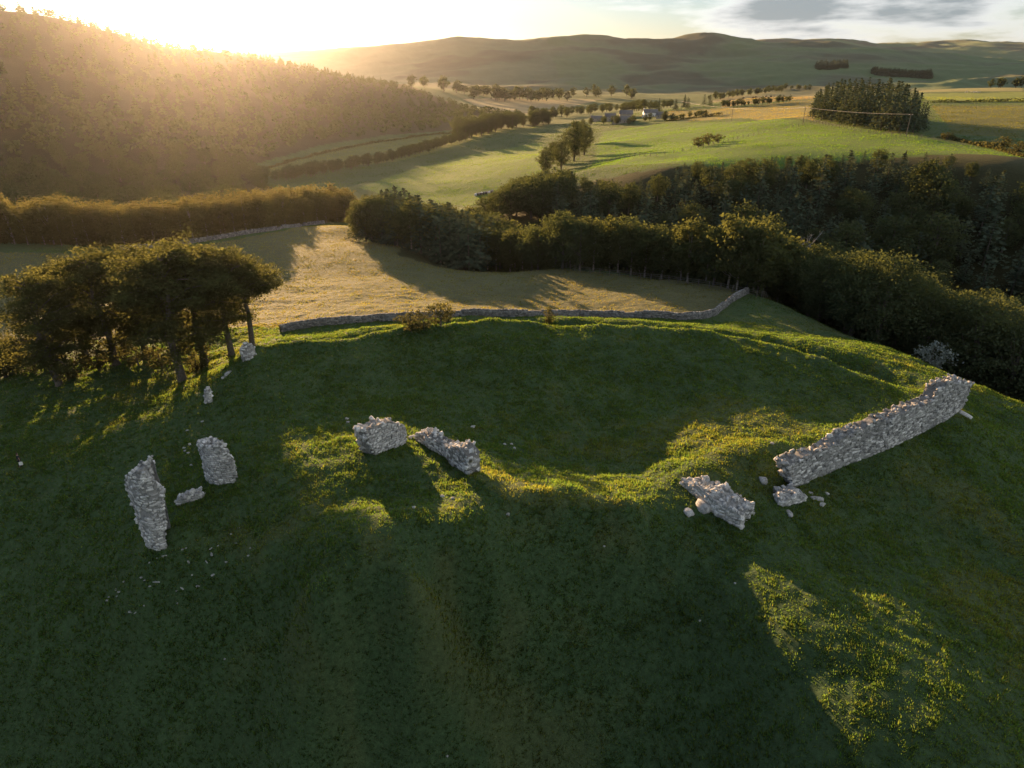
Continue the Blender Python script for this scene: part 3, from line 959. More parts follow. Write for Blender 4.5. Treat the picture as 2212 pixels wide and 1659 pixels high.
def grow_singles():
    tree_row([(545,392),(620,390),(700,376),(800,357),(900,333),(1000,305)], 92, 5, 9, 'hedgerow_tree', 'oak', 'leafy hedgerow tree along the lane between the two valley fields', 'hedgerow trees along the valley lane', 51, 8)
    tree_row([(990,306),(1060,286),(1130,276),(1200,272)], 60, 12, 18, 'valley_tree', 'bigoak', 'tall rounded tree where the hedgerow meets the farm wood', 'trees where hedgerow meets farm wood', 52, 55, 1.0, 5)
    # big trees standing in the pasture hollow
    for px, py, top, lab in ((1178, 378, 318, 'big oak nearest the plantation in the pasture hollow'), (1212, 366, 300, 'big oak in the middle of the pasture hollow trees'),
                             (1240, 348, 262, 'tallest rounded oak standing in the pasture hollow'), (1262, 335, 268, 'oak on the pasture side of the hollow trees'),
                             (1195, 352, 305, 'shaded oak behind the nearest hollow tree'), (1252, 318, 262, 'farthest oak of the hollow trees towards the farm')):
        x, y, z = hit(px, py)
        u = (IH / 2 - top) / FPX
        plant('pasture_oak', 'bigoak', x, y, (-SP + CP * u) * (y / (CP + SP * u)) - z, lab, 'oaks in the pasture hollow', wide=0.95)
    # wood round the farm
    tree_row([(1180,262),(1260,250),(1350,240),(1450,233)], 46, 8, 14, 'farm_tree', 'oak', 'dark tree sheltering the stone farmstead', 'trees round the farm', 53, 60, 1.0, 8)
    tree_row([(1415,248),(1470,238),(1540,228)], 12, 9, 13, 'farm_spruce', 'spruce', 'dark conifer beyond the farm by the brown pasture', 'conifers beyond the farm', 54, 40, 1.3, 6)
    tree_row([(1560,232),(1600,230),(1690,222),(1712,220)], 22, 4, 7, 'thorn_tree', 'far', 'low thorn tree along the boundary of the brown pasture', 'thorns on the brown pasture boundary', 55, 4, 1.0)
    tree_row([(1450,262),(1480,256),(1540,250)], 9, 4, 7, 'garden_tree', 'far', 'small round tree between the farm and the sunlit pasture', 'small trees beside the farm pasture', 56, 5)
    tree_row([(1262,270),(1300,268),(1345,272),(1400,262),(1445,262)], 13, 5, 8.5, 'yard_tree', 'oak', 'low leafy tree standing in front of the farm buildings', 'trees in front of the farm', 66, 3, 1.0, 3)
    # flat valley beyond: copses and field trees
    tree_row([(1075,221),(1110,221)], 7, 20, 26, 'copse_tree', 'far', 'dark copse tree at the left of the pale valley meadow', 'left copse in the far valley', 57, 60, 1.0, 12)
    tree_row([(1120,221),(1215,219)], 13, 18, 24, 'copse_tree', 'far', 'dark tree of the long copse beyond the pale valley meadow', 'long copse in the far valley', 58, 60, 1.0, 14)
    tree_row([(985,208),(1060,205)], 9, 16, 24, 'valley_tree', 'far', 'hazy tree at the foot of the big fell beyond the meadow', 'hazy trees at the fell foot', 59, 60, 1.2, 14)
    tree_row([(900,196),(960,192)], 6, 20, 30, 'valley_tree', 'far', 'faint tree low on the fell above the wooded spur', 'faint trees above the spur', 60, 60, 1.0, 25)
    tree_row([(1220,214),(1300,212),(1350,214)], 12, 16, 26, 'field_tree', 'far', 'round field tree in front of the bright green fellside', 'field trees before the fellside', 61, 80, 1.0, 25)
    tree_row([(1140,248),(1160,249)], 3, 9, 13, 'meadow_tree', 'far', 'small dark tree on the near edge of the pale meadow', 'trees on the pale meadow edge', 62, 5)
    tree_row([(1545,218),(1620,206),(1700,196),(1750,192)], 52, 8, 14, 'lane_tree', 'far', 'dark tree in the line beyond the brown cattle pasture', 'tree line beyond the cattle pasture', 63, 30, 1.0, 8)
    tree_row([(2160,190),(2212,190)], 6, 9, 13, 'plateau_tree', 'far', 'dark tree on the skyline pasture at the right edge', 'trees on the skyline pasture', 64, 20)
    # bushes on the hill pasture
    for px, py, h, lab in ((1508, 318, 4.5, 'thorn bush low in the hollow of the sunlit pasture'), (1530, 313, 5.0, 'dense gorse bush in the hollow of the sunlit pasture'), (1550, 308, 4.0, 'small dark bush beside the hollow gorse'),
                           (2165, 322, 4.6, 'round dark bush on the hedge line right of the spruce clump'), (2200, 334, 4.6, 'round dark bush nearest the right edge on the hedge line'), (2045, 302, 3.0, 'low bush at the corner of the hedge line')):
        x, y, z = hit(px, py)
        plant('pasture_bush', 'shrub', x, y, h, lab, None, 'bush', 1.25)
    # thorns on the castle rim
    for px, py, h, w, lab in ((888, 713, 2.9, 1.0, 'wind bent hawthorn on the castle rim, left of a rounder one'), (916, 709, 2.0, 1.1, 'low hawthorn between two larger ones on the castle rim'),
                              (953, 703, 3.3, 0.9, 'round hawthorn on the castle rim before the drystone wall'), (1186, 699, 2.9, 0.55, 'thin lone sapling on the far rim before the drystone wall')):
        x, y, z = hit(px, py + 3)
        plant('hawthorn_bush', 'shrub', x, y, h, lab, None, 'bush', w)
    for px, py, h, lab in ((30, 800, 5.2, 'dark bush under the leftmost beech'), (12, 815, 5.0, 'dark bush at the left edge below the beeches'), (75, 800, 5.0, 'shaded bush among the left beech trunks'),  # bushes under the beeches, some added to shade the left slope
                           (300, 790, 2.6, 'undergrowth bush between the middle beech trunks'), (425, 800, 2.4, 'backlit bush right of the bare beech trunk'), (150, 820, 3.4, 'low bush beneath the leftmost beech trunk'), (215, 800, 3.8, 'dark bush between the second and third beech from the left'), (105, 790, 4.6, 'dense thorn behind the leftmost beech trunk'), (270, 770, 3.2, 'thorn behind the pale footed beech'), (350, 795, 3.0, 'low thorn just left of the bare beech trunk')):
        x, y, z = hit(px, py)
        plant('ditch_bush', 'shrub', x, y, h, lab, None, 'bush', 1.2)
    x, y, z = at_t(2013, 775, 103)
    b = plant('willow_bush', 'shrub', x, y, 4.2, 'pale grey leaved bush at the foot of the mound by the gully', None, 'bush', 0.9)
    cm = b.children[0].data.copy(); cm.materials[0] = M_PALEBUSH; b.children[0].data = cm


def grow_dead_tree():
    x, y, z = at_t(1742, 530, 178)
    z = float(height(x, y)[0])
    g = random.Random(3)
    h = at_t(1742, 462, 178)[2] - z
    parts = [tube([(0, 0, -0.5), (0.1, 0, h * 0.5), (0, 0, h * 0.62)], [0.32, 0.26, 0.2])]
    tw = []
    for i in range(15):
        a = g.uniform(0, 6.283)
        L = g.uniform(2.2, 4.2)
        b0 = (0, 0, h * g.uniform(0.5, 0.7))
        e = (math.cos(a) * L * 0.8, math.sin(a) * L * 0.8, min(h, b0[2] + L * g.uniform(0.7, 1.3)))
        m = tuple((p + q) / 2 + d for p, q, d in zip(b0, e, (0, 0, -0.4)))
        parts.append(tube([b0, m, e], [0.14, 0.09, 0.03], 4))
        for k in range(6):
            s = g.uniform(0.4, 1)
            c = tuple(p + (q - p) * s for p, q in zip(m, e))
            tw.append(tube([c, (c[0] + g.gauss(0, 0.5), c[1] + g.gauss(0, 0.5), c[2] + g.uniform(0.4, 1.1))], [0.05, 0.015], 3))
    root = link('dead_tree', None, label='leafless bleached dead tree standing between shelterbelt and plantation', category='tree')
    root.location = (x, y, z + CZ)
    link('trunk', mesh_from('trunk', *join(parts), M_DEADWOOD), root)
    link('twigs', mesh_from('twigs', *join(tw), M_DEADWOOD), root)


def grow_hill_wood():
    """the wooded hill west of the dale: one mass of trees, its lower edge picked out as single trees"""
    pts = fill([(-1250, 200), (-300, 250), (-150, 262), (-118, 300), (-140, 400), (-180, 476), (-190, 505), (-170, 612), (-130, 728), (-44, 836), (-2, 1045), (-120, 1250), (-420, 1700), (-900, 1500), (-1250, 1300)], 15.5, 71)
    g = np.random.default_rng(5)
    lib = []
    for k in range(5):
        if k < 3:
            (V, F), _ = crown_broad(13, 6.2, 0.05, 15, 7, 2.5, g, 1.5, limbs=1)
        else:
            (V, F), _ = crown_spruce(15, 4.6, g, 6, 2.6, 0.05)
        lib.append((V, F))
    parts, near = [], []
    vis = []
    for x, y in pts:
        if abs(math.atan2(x, y)) > math.radians(41):
            continue
        z = float(height(x, y)[0])
        vis.append((math.hypot(x, y), x, y, z))
    vis.sort()
    for i, (r, x, y, z) in enumerate(vis):
        if i < 160 and r < 560:
            near.append((x, y))
            continue
        up = r > 700 and x < -250
        k = g.integers(3, 5) if (up and g.random() < 0.6) else g.integers(0, 3)
        V, F = lib[k]
        s = g.uniform(0.7, 1.1) * (0.72 if r > 720 else 1.0)
        a = g.uniform(0, 6.283)
        R = np.array([[math.cos(a), -math.sin(a), 0], [math.sin(a), math.cos(a), 0], [0, 0, 1]])
        parts.append(((V @ R.T) * s + np.array([x, y, z + CZ - 0.4]), F))
    V, F = join(parts)
    link('hillside_wood', mesh_from('hillside_wood', V, F, M_OAK), kind='stuff', label='dense hazy wood covering the steep hill under the setting sun', category='wood')
    for x, y in near:
        plant('hill_tree', 'oak', x, y, random.uniform(10, 14), 'hazy tree along the lower edge of the wooded hill', 'lower edge of the hill wood')


def undergrowth(name, label, px, depth, h, n, seed, mat):
    g = np.random.default_rng(seed)
    W = px_poly(px)
    L = [0.0]
    for a, b in zip(W, W[1:]):
        L.append(L[-1] + math.hypot(a[0] - b[0], a[1] - b[1]))
    s = g.uniform(0, L[-1], n)
    x = np.interp(s, L, [w[0] for w in W]); y = np.interp(s, L, [w[1] for w in W])
    r = np.hypot(x, y); d = g.uniform(1.0, depth, n)
    x, y = x + x / r * d, y + y / r * d
    hh = h * (0.6 + 0.6 * vnoise(x * 0.2, y * 0.2, seed=seed))
    V, F = leaf_quads(np.stack([x, y, height(x, y) + CZ + g.uniform(0, 1, n) * hh], 1), 0.6, g, 0.2)
    link(name, mesh_from(name, V, F, mat), kind='stuff', label=label, category='undergrowth')


def far_plantation(label, px, n, seed):
    g = np.random.default_rng(seed)
    (V, F), _ = crown_spruce(13, 4.2, g, 5, 3.0, 0.03)
    poly = px_poly(px)
    xs = [p[0] for p in poly]; ys = [p[1] for p in poly]
    parts = []
    while len(parts) < n:
        x, y = g.uniform(min(xs), max(xs)), g.uniform(min(ys), max(ys))
        if in_poly(np.array([x]), np.array([y]), poly)[0]:
            parts.append((V * g.uniform(0.8, 1.25) + np.array([x, y, float(height(x, y)[0]) + CZ]), F))
    link('fell_plantation', mesh_from('fell_plantation', *join(parts), M_SPRUCE), kind='stuff', label=label, category='wood')


undergrowth('belt_undergrowth', 'dense dark undergrowth beneath the shelterbelt trees', [(790,522),(900,546),(1000,560),(1250,585),(1400,601),(1500,613),(1640,642),(1750,672),(1830,702),(1900,742)], 20, 5.5, 26000, 91, M_BIRCH)
undergrowth('belt_undergrowth', 'shadowed undergrowth along the foot of the backlit birch belt', [(-60,530),(0,528),(100,530),(270,538),(400,524),(470,512),(560,500),(640,490),(720,480),(765,482)], 18, 3.6, 14000, 94, M_GOLD)
far_plantation('small dark conifer block on the green right hand fell', [(1762,142),(1830,138),(1832,148),(1768,151)], 160, 92)
far_plantation('long dark conifer strip low on the right hand fell', [(1880,154),(2010,162),(2012,170),(1884,161)], 260, 93)
grow_beeches()
grow_woods()
grow_singles()
grow_dead_tree()
grow_hill_wood()
# ------------------------------------------------------------------ standing grass (uncountable: one mesh per sward)
def grass_material():
    m, n, l = new_mat('grass_blade')
    at = nd(n, 'ShaderNodeAttribute', attribute_name='Col')
    geo = nd(n, 'ShaderNodeNewGeometry')
    d = nd(n, 'ShaderNodeBsdfDiffuse')
    l.new(at.outputs['Color'], d.inputs[0])
    t = nd(n, 'ShaderNodeBsdfTranslucent')
    l.new(mix_col(n, l, 1.0, at.outputs['Color'], (3.0, 2.75, 1.0), 'MULTIPLY'), t.inputs[0])
    mx = nd(n, 'ShaderNodeMixShader')
    mx.inputs[0].default_value = 0.6
    l.new(d.outputs[0], mx.inputs[1])
    l.new(t.outputs[0], mx.inputs[2])
    o = nd(n, 'ShaderNodeOutputMaterial')
    l.new(mx.outputs[0], o.inputs['Surface'])
    return m


M_GRASS = grass_material()


def tufts(name, X, Y, H, W, blades, gain, label, seed, tip=(1.25, 1.15, 0.9), splay=0.55):
    g = np.random.default_rng(seed)
    n = len(X)
    Z = height(X, Y) + CZ
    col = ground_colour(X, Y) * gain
    B = np.stack([X, Y, Z], 1)
    N = n * blades
    B = np.repeat(B, blades, 0); H = np.repeat(H, blades) * g.uniform(0.55, 1.15, N); W = np.repeat(W, blades)
    C = np.repeat(col, blades, 0) * g.uniform(0.72, 1.3, (N, 1)) * (1 + 0.10 * g.normal(size=(N, 3)))
    a = g.uniform(0, 2 * math.pi, N)
    off = g.uniform(0, 1, N)[:, None] * W[:, None] * 1.6
    side = np.stack([np.cos(a), np.sin(a), np.zeros(N)], 1)
    a2 = a + g.uniform(0.9, 2.2, N)
    out = np.stack([np.cos(a2), np.sin(a2), np.zeros(N)], 1)
    base = B + out * off
    base[:, 2] -= 0.06
    tipv = base + out * (H * splay * g.uniform(0.2, 1.3, N))[:, None]
    tipv[:, 2] += H + 0.06
    V = np.stack([base - side * (W / 2)[:, None], base + side * (W / 2)[:, None], tipv], 1).reshape(-1, 3)
    F = np.arange(3 * N).reshape(N, 3)
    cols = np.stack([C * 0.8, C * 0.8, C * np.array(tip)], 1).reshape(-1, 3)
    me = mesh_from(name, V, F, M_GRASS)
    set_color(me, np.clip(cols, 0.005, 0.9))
    return link(name, me, kind='stuff', label=label, category='grass')


def grow_grass():
    g = np.random.default_rng(77)
    # the castle mound, tussocky
    N = 205000
    th = np.radians(g.uniform(-51, 51, N)); r = 27 + 85 * g.uniform(0, 1, N) ** 0.85
    X, Y = r * np.sin(th), r * np.cos(th)
    px, py, f = project(X, Y, height(X, Y))
    keep = (px > -40) & (px < IW + 40) & (py < IH + 60)
    n = fbm(X * 0.9, Y * 0.9, octv=3, seed=31)
    n2 = fbm(X * 0.16, Y * 0.16, octv=3, seed=32)
    keep &= g.uniform(0, 1, N) < (0.6 + 0.4 * smooth(-0.15, 0.4, n + 0.4 * n2))
    X, Y, n, n2, r = X[keep], Y[keep], n[keep], n2[keep], r[keep]
    H = 0.07 + 0.11 * smooth(0.0, 0.5, n + 0.5 * n2) + 0.05 * g.uniform(0, 1, len(X))
    W = 0.045 + 0.0007 * r
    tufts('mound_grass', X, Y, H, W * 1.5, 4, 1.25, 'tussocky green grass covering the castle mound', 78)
    # coarser tussocks and dry bents standing out of it
    N = 90000
    th = np.radians(g.uniform(-51, 51, N)); r = 27 + 73 * g.uniform(0, 1, N) ** 0.85
    X, Y = r * np.sin(th), r * np.cos(th)
    n = fbm(X * 0.35, Y * 0.35, octv=3, seed=36)
    keep = g.uniform(0, 1, N) < 0.12 + 0.5 * smooth(-0.15, 0.15, n)
    X, Y, r = X[keep], Y[keep], r[keep]
    dry = g.uniform(0, 1, len(X)) < 0.3
    for m, gain, nm, lab in ((~dry, (1.15, 1.1, 1.1), 'rough_tussocks', 'coarse green tussocks scattered over the mound'), (dry, (1.8, 1.55, 1.4), 'dry_bents', 'straw coloured dry bents among the mound tussocks')):
        tufts(nm, X[m], Y[m], 0.13 + 0.13 * g.uniform(0, 1, m.sum()), 0.08 + 0.0009 * r[m], 6, np.array(gain), lab, 81, splay=0.8)
    # hay field and outer ground
    N = 95000
    th = np.radians(g.uniform(-42, 34, N)); r = np.sqrt(g.uniform(100 ** 2, 235 ** 2, N))
    X, Y = r * np.sin(th), r * np.cos(th)
    keep = ~in_poly(X, Y, GULLY)
    n = fbm(X * 0.45, Y * 0.45, octv=3, seed=33)
    keep &= g.uniform(0, 1, N) < (0.5 + 0.5 * smooth(-0.3, 0.3, n))
    X, Y, n = X[keep], Y[keep], n[keep]
    tufts('hay_field_grass', X, Y, 0.13 + 0.10 * smooth(-0.2, 0.5, n), np.full(len(X), 0.15), 3, 1.1, 'long pale hay grass in the field beyond the drystone wall', 79)
    # pastures across the gully and in the valley
    N = 185000
    th = np.radians(g.uniform(-24, 40, N)); r = np.exp(g.uniform(math.log(262), math.log(800), N))
    X, Y = r * np.sin(th), r * np.cos(th)
    ok = ~in_poly(X, Y, GULLY) & ~in_poly(X, Y, WOOD_HILL)
    n = fbm(X * 0.13, Y * 0.13, octv=3, seed=34)
    ok &= g.uniform(0, 1, N) < (0.45 + 0.55 * smooth(-0.3, 0.3, n))
    X, Y, n, r = X[ok], Y[ok], n[ok], r[ok]
    tufts('pasture_grass', X, Y, (0.13 + 0.10 * smooth(-0.2, 0.5, n)) * (0.6 + r / 800), 0.18 + r * 0.0006, 2, 1.0, 'grazed tufty grass of the sunlit pastures across the gully', 80)


grow_grass()
# ------------------------------------------------------------------ masonry
def stone_material(name='weathered_limestone', dim=1.0):
    m, n, l = new_mat(name)
    geo = nd(n, 'ShaderNodeNewGeometry')
    oi = nd(n, 'ShaderNodeObjectInfo')
    def noise(s, d, r=0.6):
        z = nd(n, 'ShaderNodeTexNoise')
        z.inputs['Scale'].default_value = s
        z.inputs['Detail'].default_value = d
        z.inputs['Roughness'].default_value = r
        l.new(geo.outputs['Position'], z.inputs['Vector'])
        return z.outputs['Fac']
    big, med, fine = noise(0.5, 4), noise(2.4, 6, 0.7), noise(9.0, 5, 0.7)
    col = mix_col(n, l, ramp(n, l, big, [(0.35, 0), (0.65, 1)]), (0.42, 0.415, 0.395), (0.60, 0.59, 0.565))
    col = mix_col(n, l, math_node(n, l, 'MULTIPLY', ramp(n, l, math_node(n, l, 'ADD', med, math_node(n, l, 'MULTIPLY', math_node(n, l, 'SUBTRACT', big, 0.5), 0.5)), [(0.46, 0), (0.60, 1)]), 0.7), col, (0.17, 0.175, 0.17))
    col = mix_col(n, l, ramp(n, l, fine, [(0.56, 0), (0.68, 1)]), col, (0.76, 0.76, 0.73))       # lichen
    k = math_node(n, l, 'ADD', math_node(n, l, 'MULTIPLY', oi.outputs['Random'], 0.6), 0.7)
    k2 = math_node(n, l, 'ADD', math_node(n, l, 'MULTIPLY', geo.outputs['Random Per Island'], 0.7 * dim), 0.65 * dim)
    col = mix_col(n, l, 1.0, col, math_node(n, l, 'MULTIPLY', k, k2), 'MULTIPLY')
    b = nd(n, 'ShaderNodeBump')
    b.inputs['Strength'].default_value = 1.0
    b.inputs['Distance'].default_value = 0.07
    l.new(math_node(n, l, 'ADD', med, math_node(n, l, 'MULTIPLY', fine, 0.5)), b.inputs['Height'])
    p = nd(n, 'ShaderNodeBsdfPrincipled')
    l.new(col, p.inputs['Base Color'])
    p.inputs['Roughness'].default_value = 0.95
    p.inputs['Specular IOR Level'].default_value = 0.1
    l.new(b.outputs[0], p.inputs['Normal'])
    o = nd(n, 'ShaderNodeOutputMaterial')
    l.new(p.outputs[0], o.inputs['Surface'])
    return m


M_STONE = stone_material()
M_CORE = stone_material('mortared_core', 0.72)


def stone_data(seed, jag=0.13):
    """one rough squared stone, unit size"""
    g = np.random.default_rng(seed)
    bm = bmesh.new()
    bmesh.ops.create_cube(bm, size=1.0)
    bmesh.ops.bevel(bm, geom=list(bm.edges), offset=0.09, segments=1, affect='EDGES')
    for v in bm.verts:
        v.co += Vector(g.normal(size=3) * jag * 0.4)
    bmesh.ops.triangulate(bm, faces=bm.faces)
    V = np.array([v.co[:] for v in bm.verts])
    F = np.array([[v.index for v in f.verts] for f in bm.faces])
    bm.free()
    return V, F


STONES = [stone_data(i) for i in range(9)]
STONE_MESH = [mesh_from('stone', V, F, M_STONE) for V, F in STONES]


def frame_m(t, nrm, s, c):
    """4x4 of a stone: long axis t, outward nrm, size s, centre c"""
    from mathutils import Matrix
    t = Vector(t).normalized(); nrm = Vector(nrm)
    nrm = (nrm - t * nrm.dot(t)).normalized()
    u = nrm.cross(t)
    M = Matrix((t * s[0], nrm * s[1], u * s[2])).transposed().to_4x4()
    M.translation = Vector(c)
    return M


def masonry(name, label, stations, thick, s_off=(0, 0), e_off=(0, 0), step=0.22, rough=0.13, stone=(0.46, 0.27), cat='ruin', max_parts=300, group=None, sink=0.7, seed=1, lean=0.0, top_stones=True, density=0.72, topfall=0.0, ragged=0.28):
    """a standing piece of wall. stations: foot of the visible face and the height of its top there; thick: depth behind the face"""
    g = np.random.default_rng(seed)
    P = [hit(px, py) for px, py, _ in stations]
    top = []
    for (px, py, pt), (x, y, z) in zip(stations, P):
        u = (IH / 2 - pt) / FPX
        top.append(z + pt if pt < 50 else (-SP + CP * u) * (y / (CP + SP * u)))
    L = [0.0]
    for a, b in zip(P, P[1:]):
        L.append(L[-1] + math.hypot(a[0] - b[0], a[1] - b[1]))
    L = np.array(L)
    xs, ys = np.array([p[0] for p in P]), np.array([p[1] for p in P])
    top = np.array(top)
    LT = L[-1]

    def pos(s):
        # extrapolated plan position
        x = np.interp(s, L, xs); y = np.interp(s, L, ys)
        d0 = np.array([xs[1] - xs[0], ys[1] - ys[0]]) / (L[1] - L[0]); d1 = np.array([xs[-1] - xs[-2], ys[-1] - ys[-2]]) / (L[-1] - L[-2])
        lo = np.minimum(s, 0); hi = np.maximum(s - LT, 0)
        return x + lo * d0[0] + hi * d1[0], y + lo * d0[1] + hi * d1[1]

    def tang(s):
        a, b = pos(s - 0.8), pos(s + 0.8)
        tx, ty = b[0] - a[0], b[1] - a[1]
        q = np.hypot(tx, ty) + 1e-9
        tx, ty = tx / q, ty / q
        bx, by = -ty, tx                      # into the wall: away from the viewer's side
        cx, cy_ = pos(np.array([LT / 2]))
        sg = np.sign(bx * xs.mean() + by * ys.mean())
        return tx, ty, bx * sg, by * sg

    nu = max(6, int((LT + 1.5) / step))
    nw = max(3, int(thick / step))
    zmean = float(np.max(top) - min(p[2] for p in P))
    nv = max(5, int((zmean + sink) / step))
    uu = np.linspace(0, 1, nu)

    def surf(u, v, w):
        """u along, v up, w depth -> xyz before roughening"""
        s0 = s_off[0] + (s_off[1] - s_off[0]) * v
        s1 = LT + e_off[0] + (e_off[1] - e_off[0]) * v
        s = s0 + (s1 - s0) * u
        x, y = pos(s)
        tx, ty, bx, by = tang(s)
        zt = np.interp(s, L, top) - topfall * w * thick + ragged * (fbm(s * 1.3 + seed, w * 1.5 + 7.0, None, 3, seed + 80) * 1.2)
        fx, fy = x + bx * w * thick, y + by * w * thick
        zb = np.minimum(height(fx, fy).reshape(np.shape(fx)), height(x, y).reshape(np.shape(x))) - sink
        z = zb + np.maximum(zt - zb, 0.25) * v
        ln = lean * v
        return np.stack([fx + bx * ln, fy + by * ln, z], -1)

    V, F = [], []
    def sheet(A):
        o = sum(len(v) for v in V)
        a, b = A.shape[:2]
        V.append(A.reshape(-1, 3))
        i, j = np.meshgrid(np.arange(a - 1), np.arange(b - 1), indexing='ij')
        F.append((np.stack([i * b + j, (i + 1) * b + j, (i + 1) * b + j + 1, i * b + j + 1], -1).reshape(-1, 4)) + o)
    vv = np.linspace(0, 1, nv); ww = np.linspace(0, 1, nw)
    U, Vv = np.meshgrid(uu, vv, indexing='ij')
    sheet(surf(U, Vv, np.zeros_like(U)))
    sheet(surf(U, Vv, np.ones_like(U))[::-1])
    U2, W2 = np.meshgrid(uu, ww, indexing='ij')
    sheet(surf(U2, np.ones_like(U2), W2))
    V3, W3 = np.meshgrid(vv, ww, indexing='ij')
    sheet(surf(np.zeros_like(V3), V3, W3)[:, ::-1])
    sheet(surf(np.ones_like(V3), V3, W3))
    V = np.concatenate(V); F = np.concatenate(F)
    # roughen as a solid, so shared borders stay shut
    q = V * 1.0
    for ax, sd in ((0, 5), (1, 6), (2, 7)):
        amp = rough * (1.0 if ax < 2 else 1.25)
        V[:, ax] += amp * (fbm(q[:, 0] * 1.1, q[:, 1] * 1.1, q[:, 2] * 1.1, 3, sd + seed * 3) * 1.3 + 0.55 * vnoise(q[:, 0] * 3.7, q[:, 1] * 3.7, q[:, 2] * 3.7, sd + 40))
    root = link(name, None, label=label, category=cat, kind='thing')
    if group:
        root['group'] = group
    root.location = (P[0][0], P[0][1], P[0][2] + CZ)
    org = np.array([P[0][0], P[0][1], P[0][2]])
    me = mesh_from('core', V - org, F, M_CORE, True)
    link('core', me, root)
    # facing stones laid in rough courses, weathered back in patches, and rubble along the broken top
    st = []
    def lay(face, w, n_out):
        rows = int(zmean / stone[1]) + 1
        for r_ in range(rows):
            s = -1.0
            while s < LT + 1.5:
                ln = stone[0] * g.uniform(0.55, 1.5)
                s0 = s + ln / 2
                s += ln * 1.03
                uq = s0 / LT
                if uq < 0.0 or uq > 1.0:
                    continue
                x0 = surf(np.array([uq]), np.array([0.0]), np.array([w]))[0]
                x1 = surf(np.array([uq]), np.array([1.0]), np.array([w]))[0]
                zc = x0[2] + sink + (r_ + 0.5) * stone[1]
                if zc > x1[2] - 0.05:
                    continue
                v = (zc - x0[2]) / (x1[2] - x0[2])
                c = surf(np.array([uq]), np.array([v]), np.array([w]))[0]
                patch = fbm(np.array([s0 * 0.6]), np.array([zc * 0.6]), None, 3, seed + 60)[0]
                if g.uniform() > density + 0.5 * patch:
                    continue
                tx, ty, bx, by = tang(np.array([s0]))
                sg = -1 if w == 0 else 1
                nrm = np.array([bx[0] * sg, by[0] * sg, g.normal() * 0.06])
                c = c + nrm * g.uniform(-0.08, -0.01) + rough * 0.5 * np.array([fbm(np.array([c[0] * 1.1]), np.array([c[1] * 1.1]), np.array([c[2] * 1.1]), 3, 5 + seed * 3)[0], fbm(np.array([c[0] * 1.1]), np.array([c[1] * 1.1]), np.array([c[2] * 1.1]), 3, 6 + seed * 3)[0], 0])
                sz = (ln * 0.97, g.uniform(0.18, 0.28), stone[1] * g.uniform(0.80, 1.0))
                st.append((ln * stone[1], frame_m((tx[0], ty[0], g.normal() * 0.05), nrm, sz, c - org)))
    lay('front', 0.0, -1)
    if top_stones:
        for _ in range(int(LT * thick * 7)):
            u, w = g.uniform(0.01, 0.99), g.uniform(0, 1)
            c = surf(np.array([u]), np.array([1.0]), np.array([w]))[0]
            k = g.uniform(0.14, 0.36)
            st.append((k * k, frame_m(g.normal(size=3), g.normal(size=3), (k * 1.4, k, k * g.uniform(0.5, 0.9)), c - org + np.array([0, 0, g.uniform(-0.12, 0.10)]))))
    for end in (0.0, 1.0):
        for _ in range(int(zmean * thick * 5)):
            v, w = g.uniform(0.25, 1), g.uniform(0, 1)
            c = surf(np.array([end]), np.array([v]), np.array([w]))[0]
            k = g.uniform(0.18, 0.42)
            st.append((k * k, frame_m(g.normal(size=3), g.normal(size=3), (k * 1.3, k, k * 0.7), c - org)))
    st.sort(key=lambda q: -q[0])
    for a, M in st[:max_parts]:
        o = link('stone', STONE_MESH[int(g.integers(9))], root)
        o.matrix_local = M
    rest = st[max_parts:]
    if rest:
        parts = []
        for a, M in rest:
            V0, F0 = STONES[int(g.integers(9))]
            A = np.array(M)
            parts.append((V0 @ A[:3, :3].T + A[:3, 3], F0))
        o = link('rubble_masonry', mesh_from('rubble_masonry', *join(parts), M_STONE), root)
        o['kind'] = 'stuff'
    return root


masonry('castle_wall', 'long broken curtain wall of grey rubble stepping up to a tall far end',
        [(1724,1051,988),(1767,1031,970),(1800,1017,953),(1839,1000,927),(1880,985,911),(1911,975,900),(1950,955,884),(1983,939,873),(1997,932,868),(2003,928,837),(2019,921,828),(2055,901,824),(2078,888,829)],
        1.25, s_off=(0.0, -2.2), e_off=(-0.5, 0.4), seed=1, max_parts=300, ragged=0.42, stone=(0.44,0.24), density=0.85)
masonry('wall_fragment', 'squat block of castle wall, left of the low ridge fragment, overhanging at its left',
        [(811,983,925),(832,974,916),(856,966,912),(877,957,921)], 1.5, s_off=(0.1, -0.9), e_off=(0.0, 0.05), seed=2, stone=(0.4,0.23), density=0.85)
masonry('wall_fragment', 'low stepped ridge of castle wall ending in a rounded upright stub',
        [(898,953,944),(912,957,934),(925,968,940),(945,979,955),(958,985,961),(966,995,971),(976,1006,966),(988,1011,961),(1000,1018,967),(1010,1026,986)], 1.2, seed=3, step=0.2)
masonry('wall_fragment', 'broad notched slab of castle wall, left of centre on the mound',
        [(446,1037,958),(457,1046,956),(470,1047,970),(485,1046,965),(500,1044,976),(511,1040,994)], 1.3, s_off=(0.1, -0.15), seed=4, stone=(0.36,0.2), density=0.8)
masonry('stone_pillar', 'tall leaning-topped pillar of castle masonry at the left of the mound',
        [(308,1178,6.3),(323,1185,7.2),(340,1190,7.5),(355,1187,7.0),(368,1180,6.1),(380,1172,4.8)], 1.9, s_off=(1.0, 0.0), e_off=(-0.85, -0.05), seed=5, stone=(0.36,0.21), density=0.6, rough=0.09)
masonry('fallen_block', 'big toppled gatehouse block with rubble top beside the wall gap',
        [(1470,1045,1036),(1500,1072,1052),(1525,1096,1066),(1550,1117,1084),(1597,1142,1112)], 2.7, seed=6, topfall=0.12, max_parts=240)
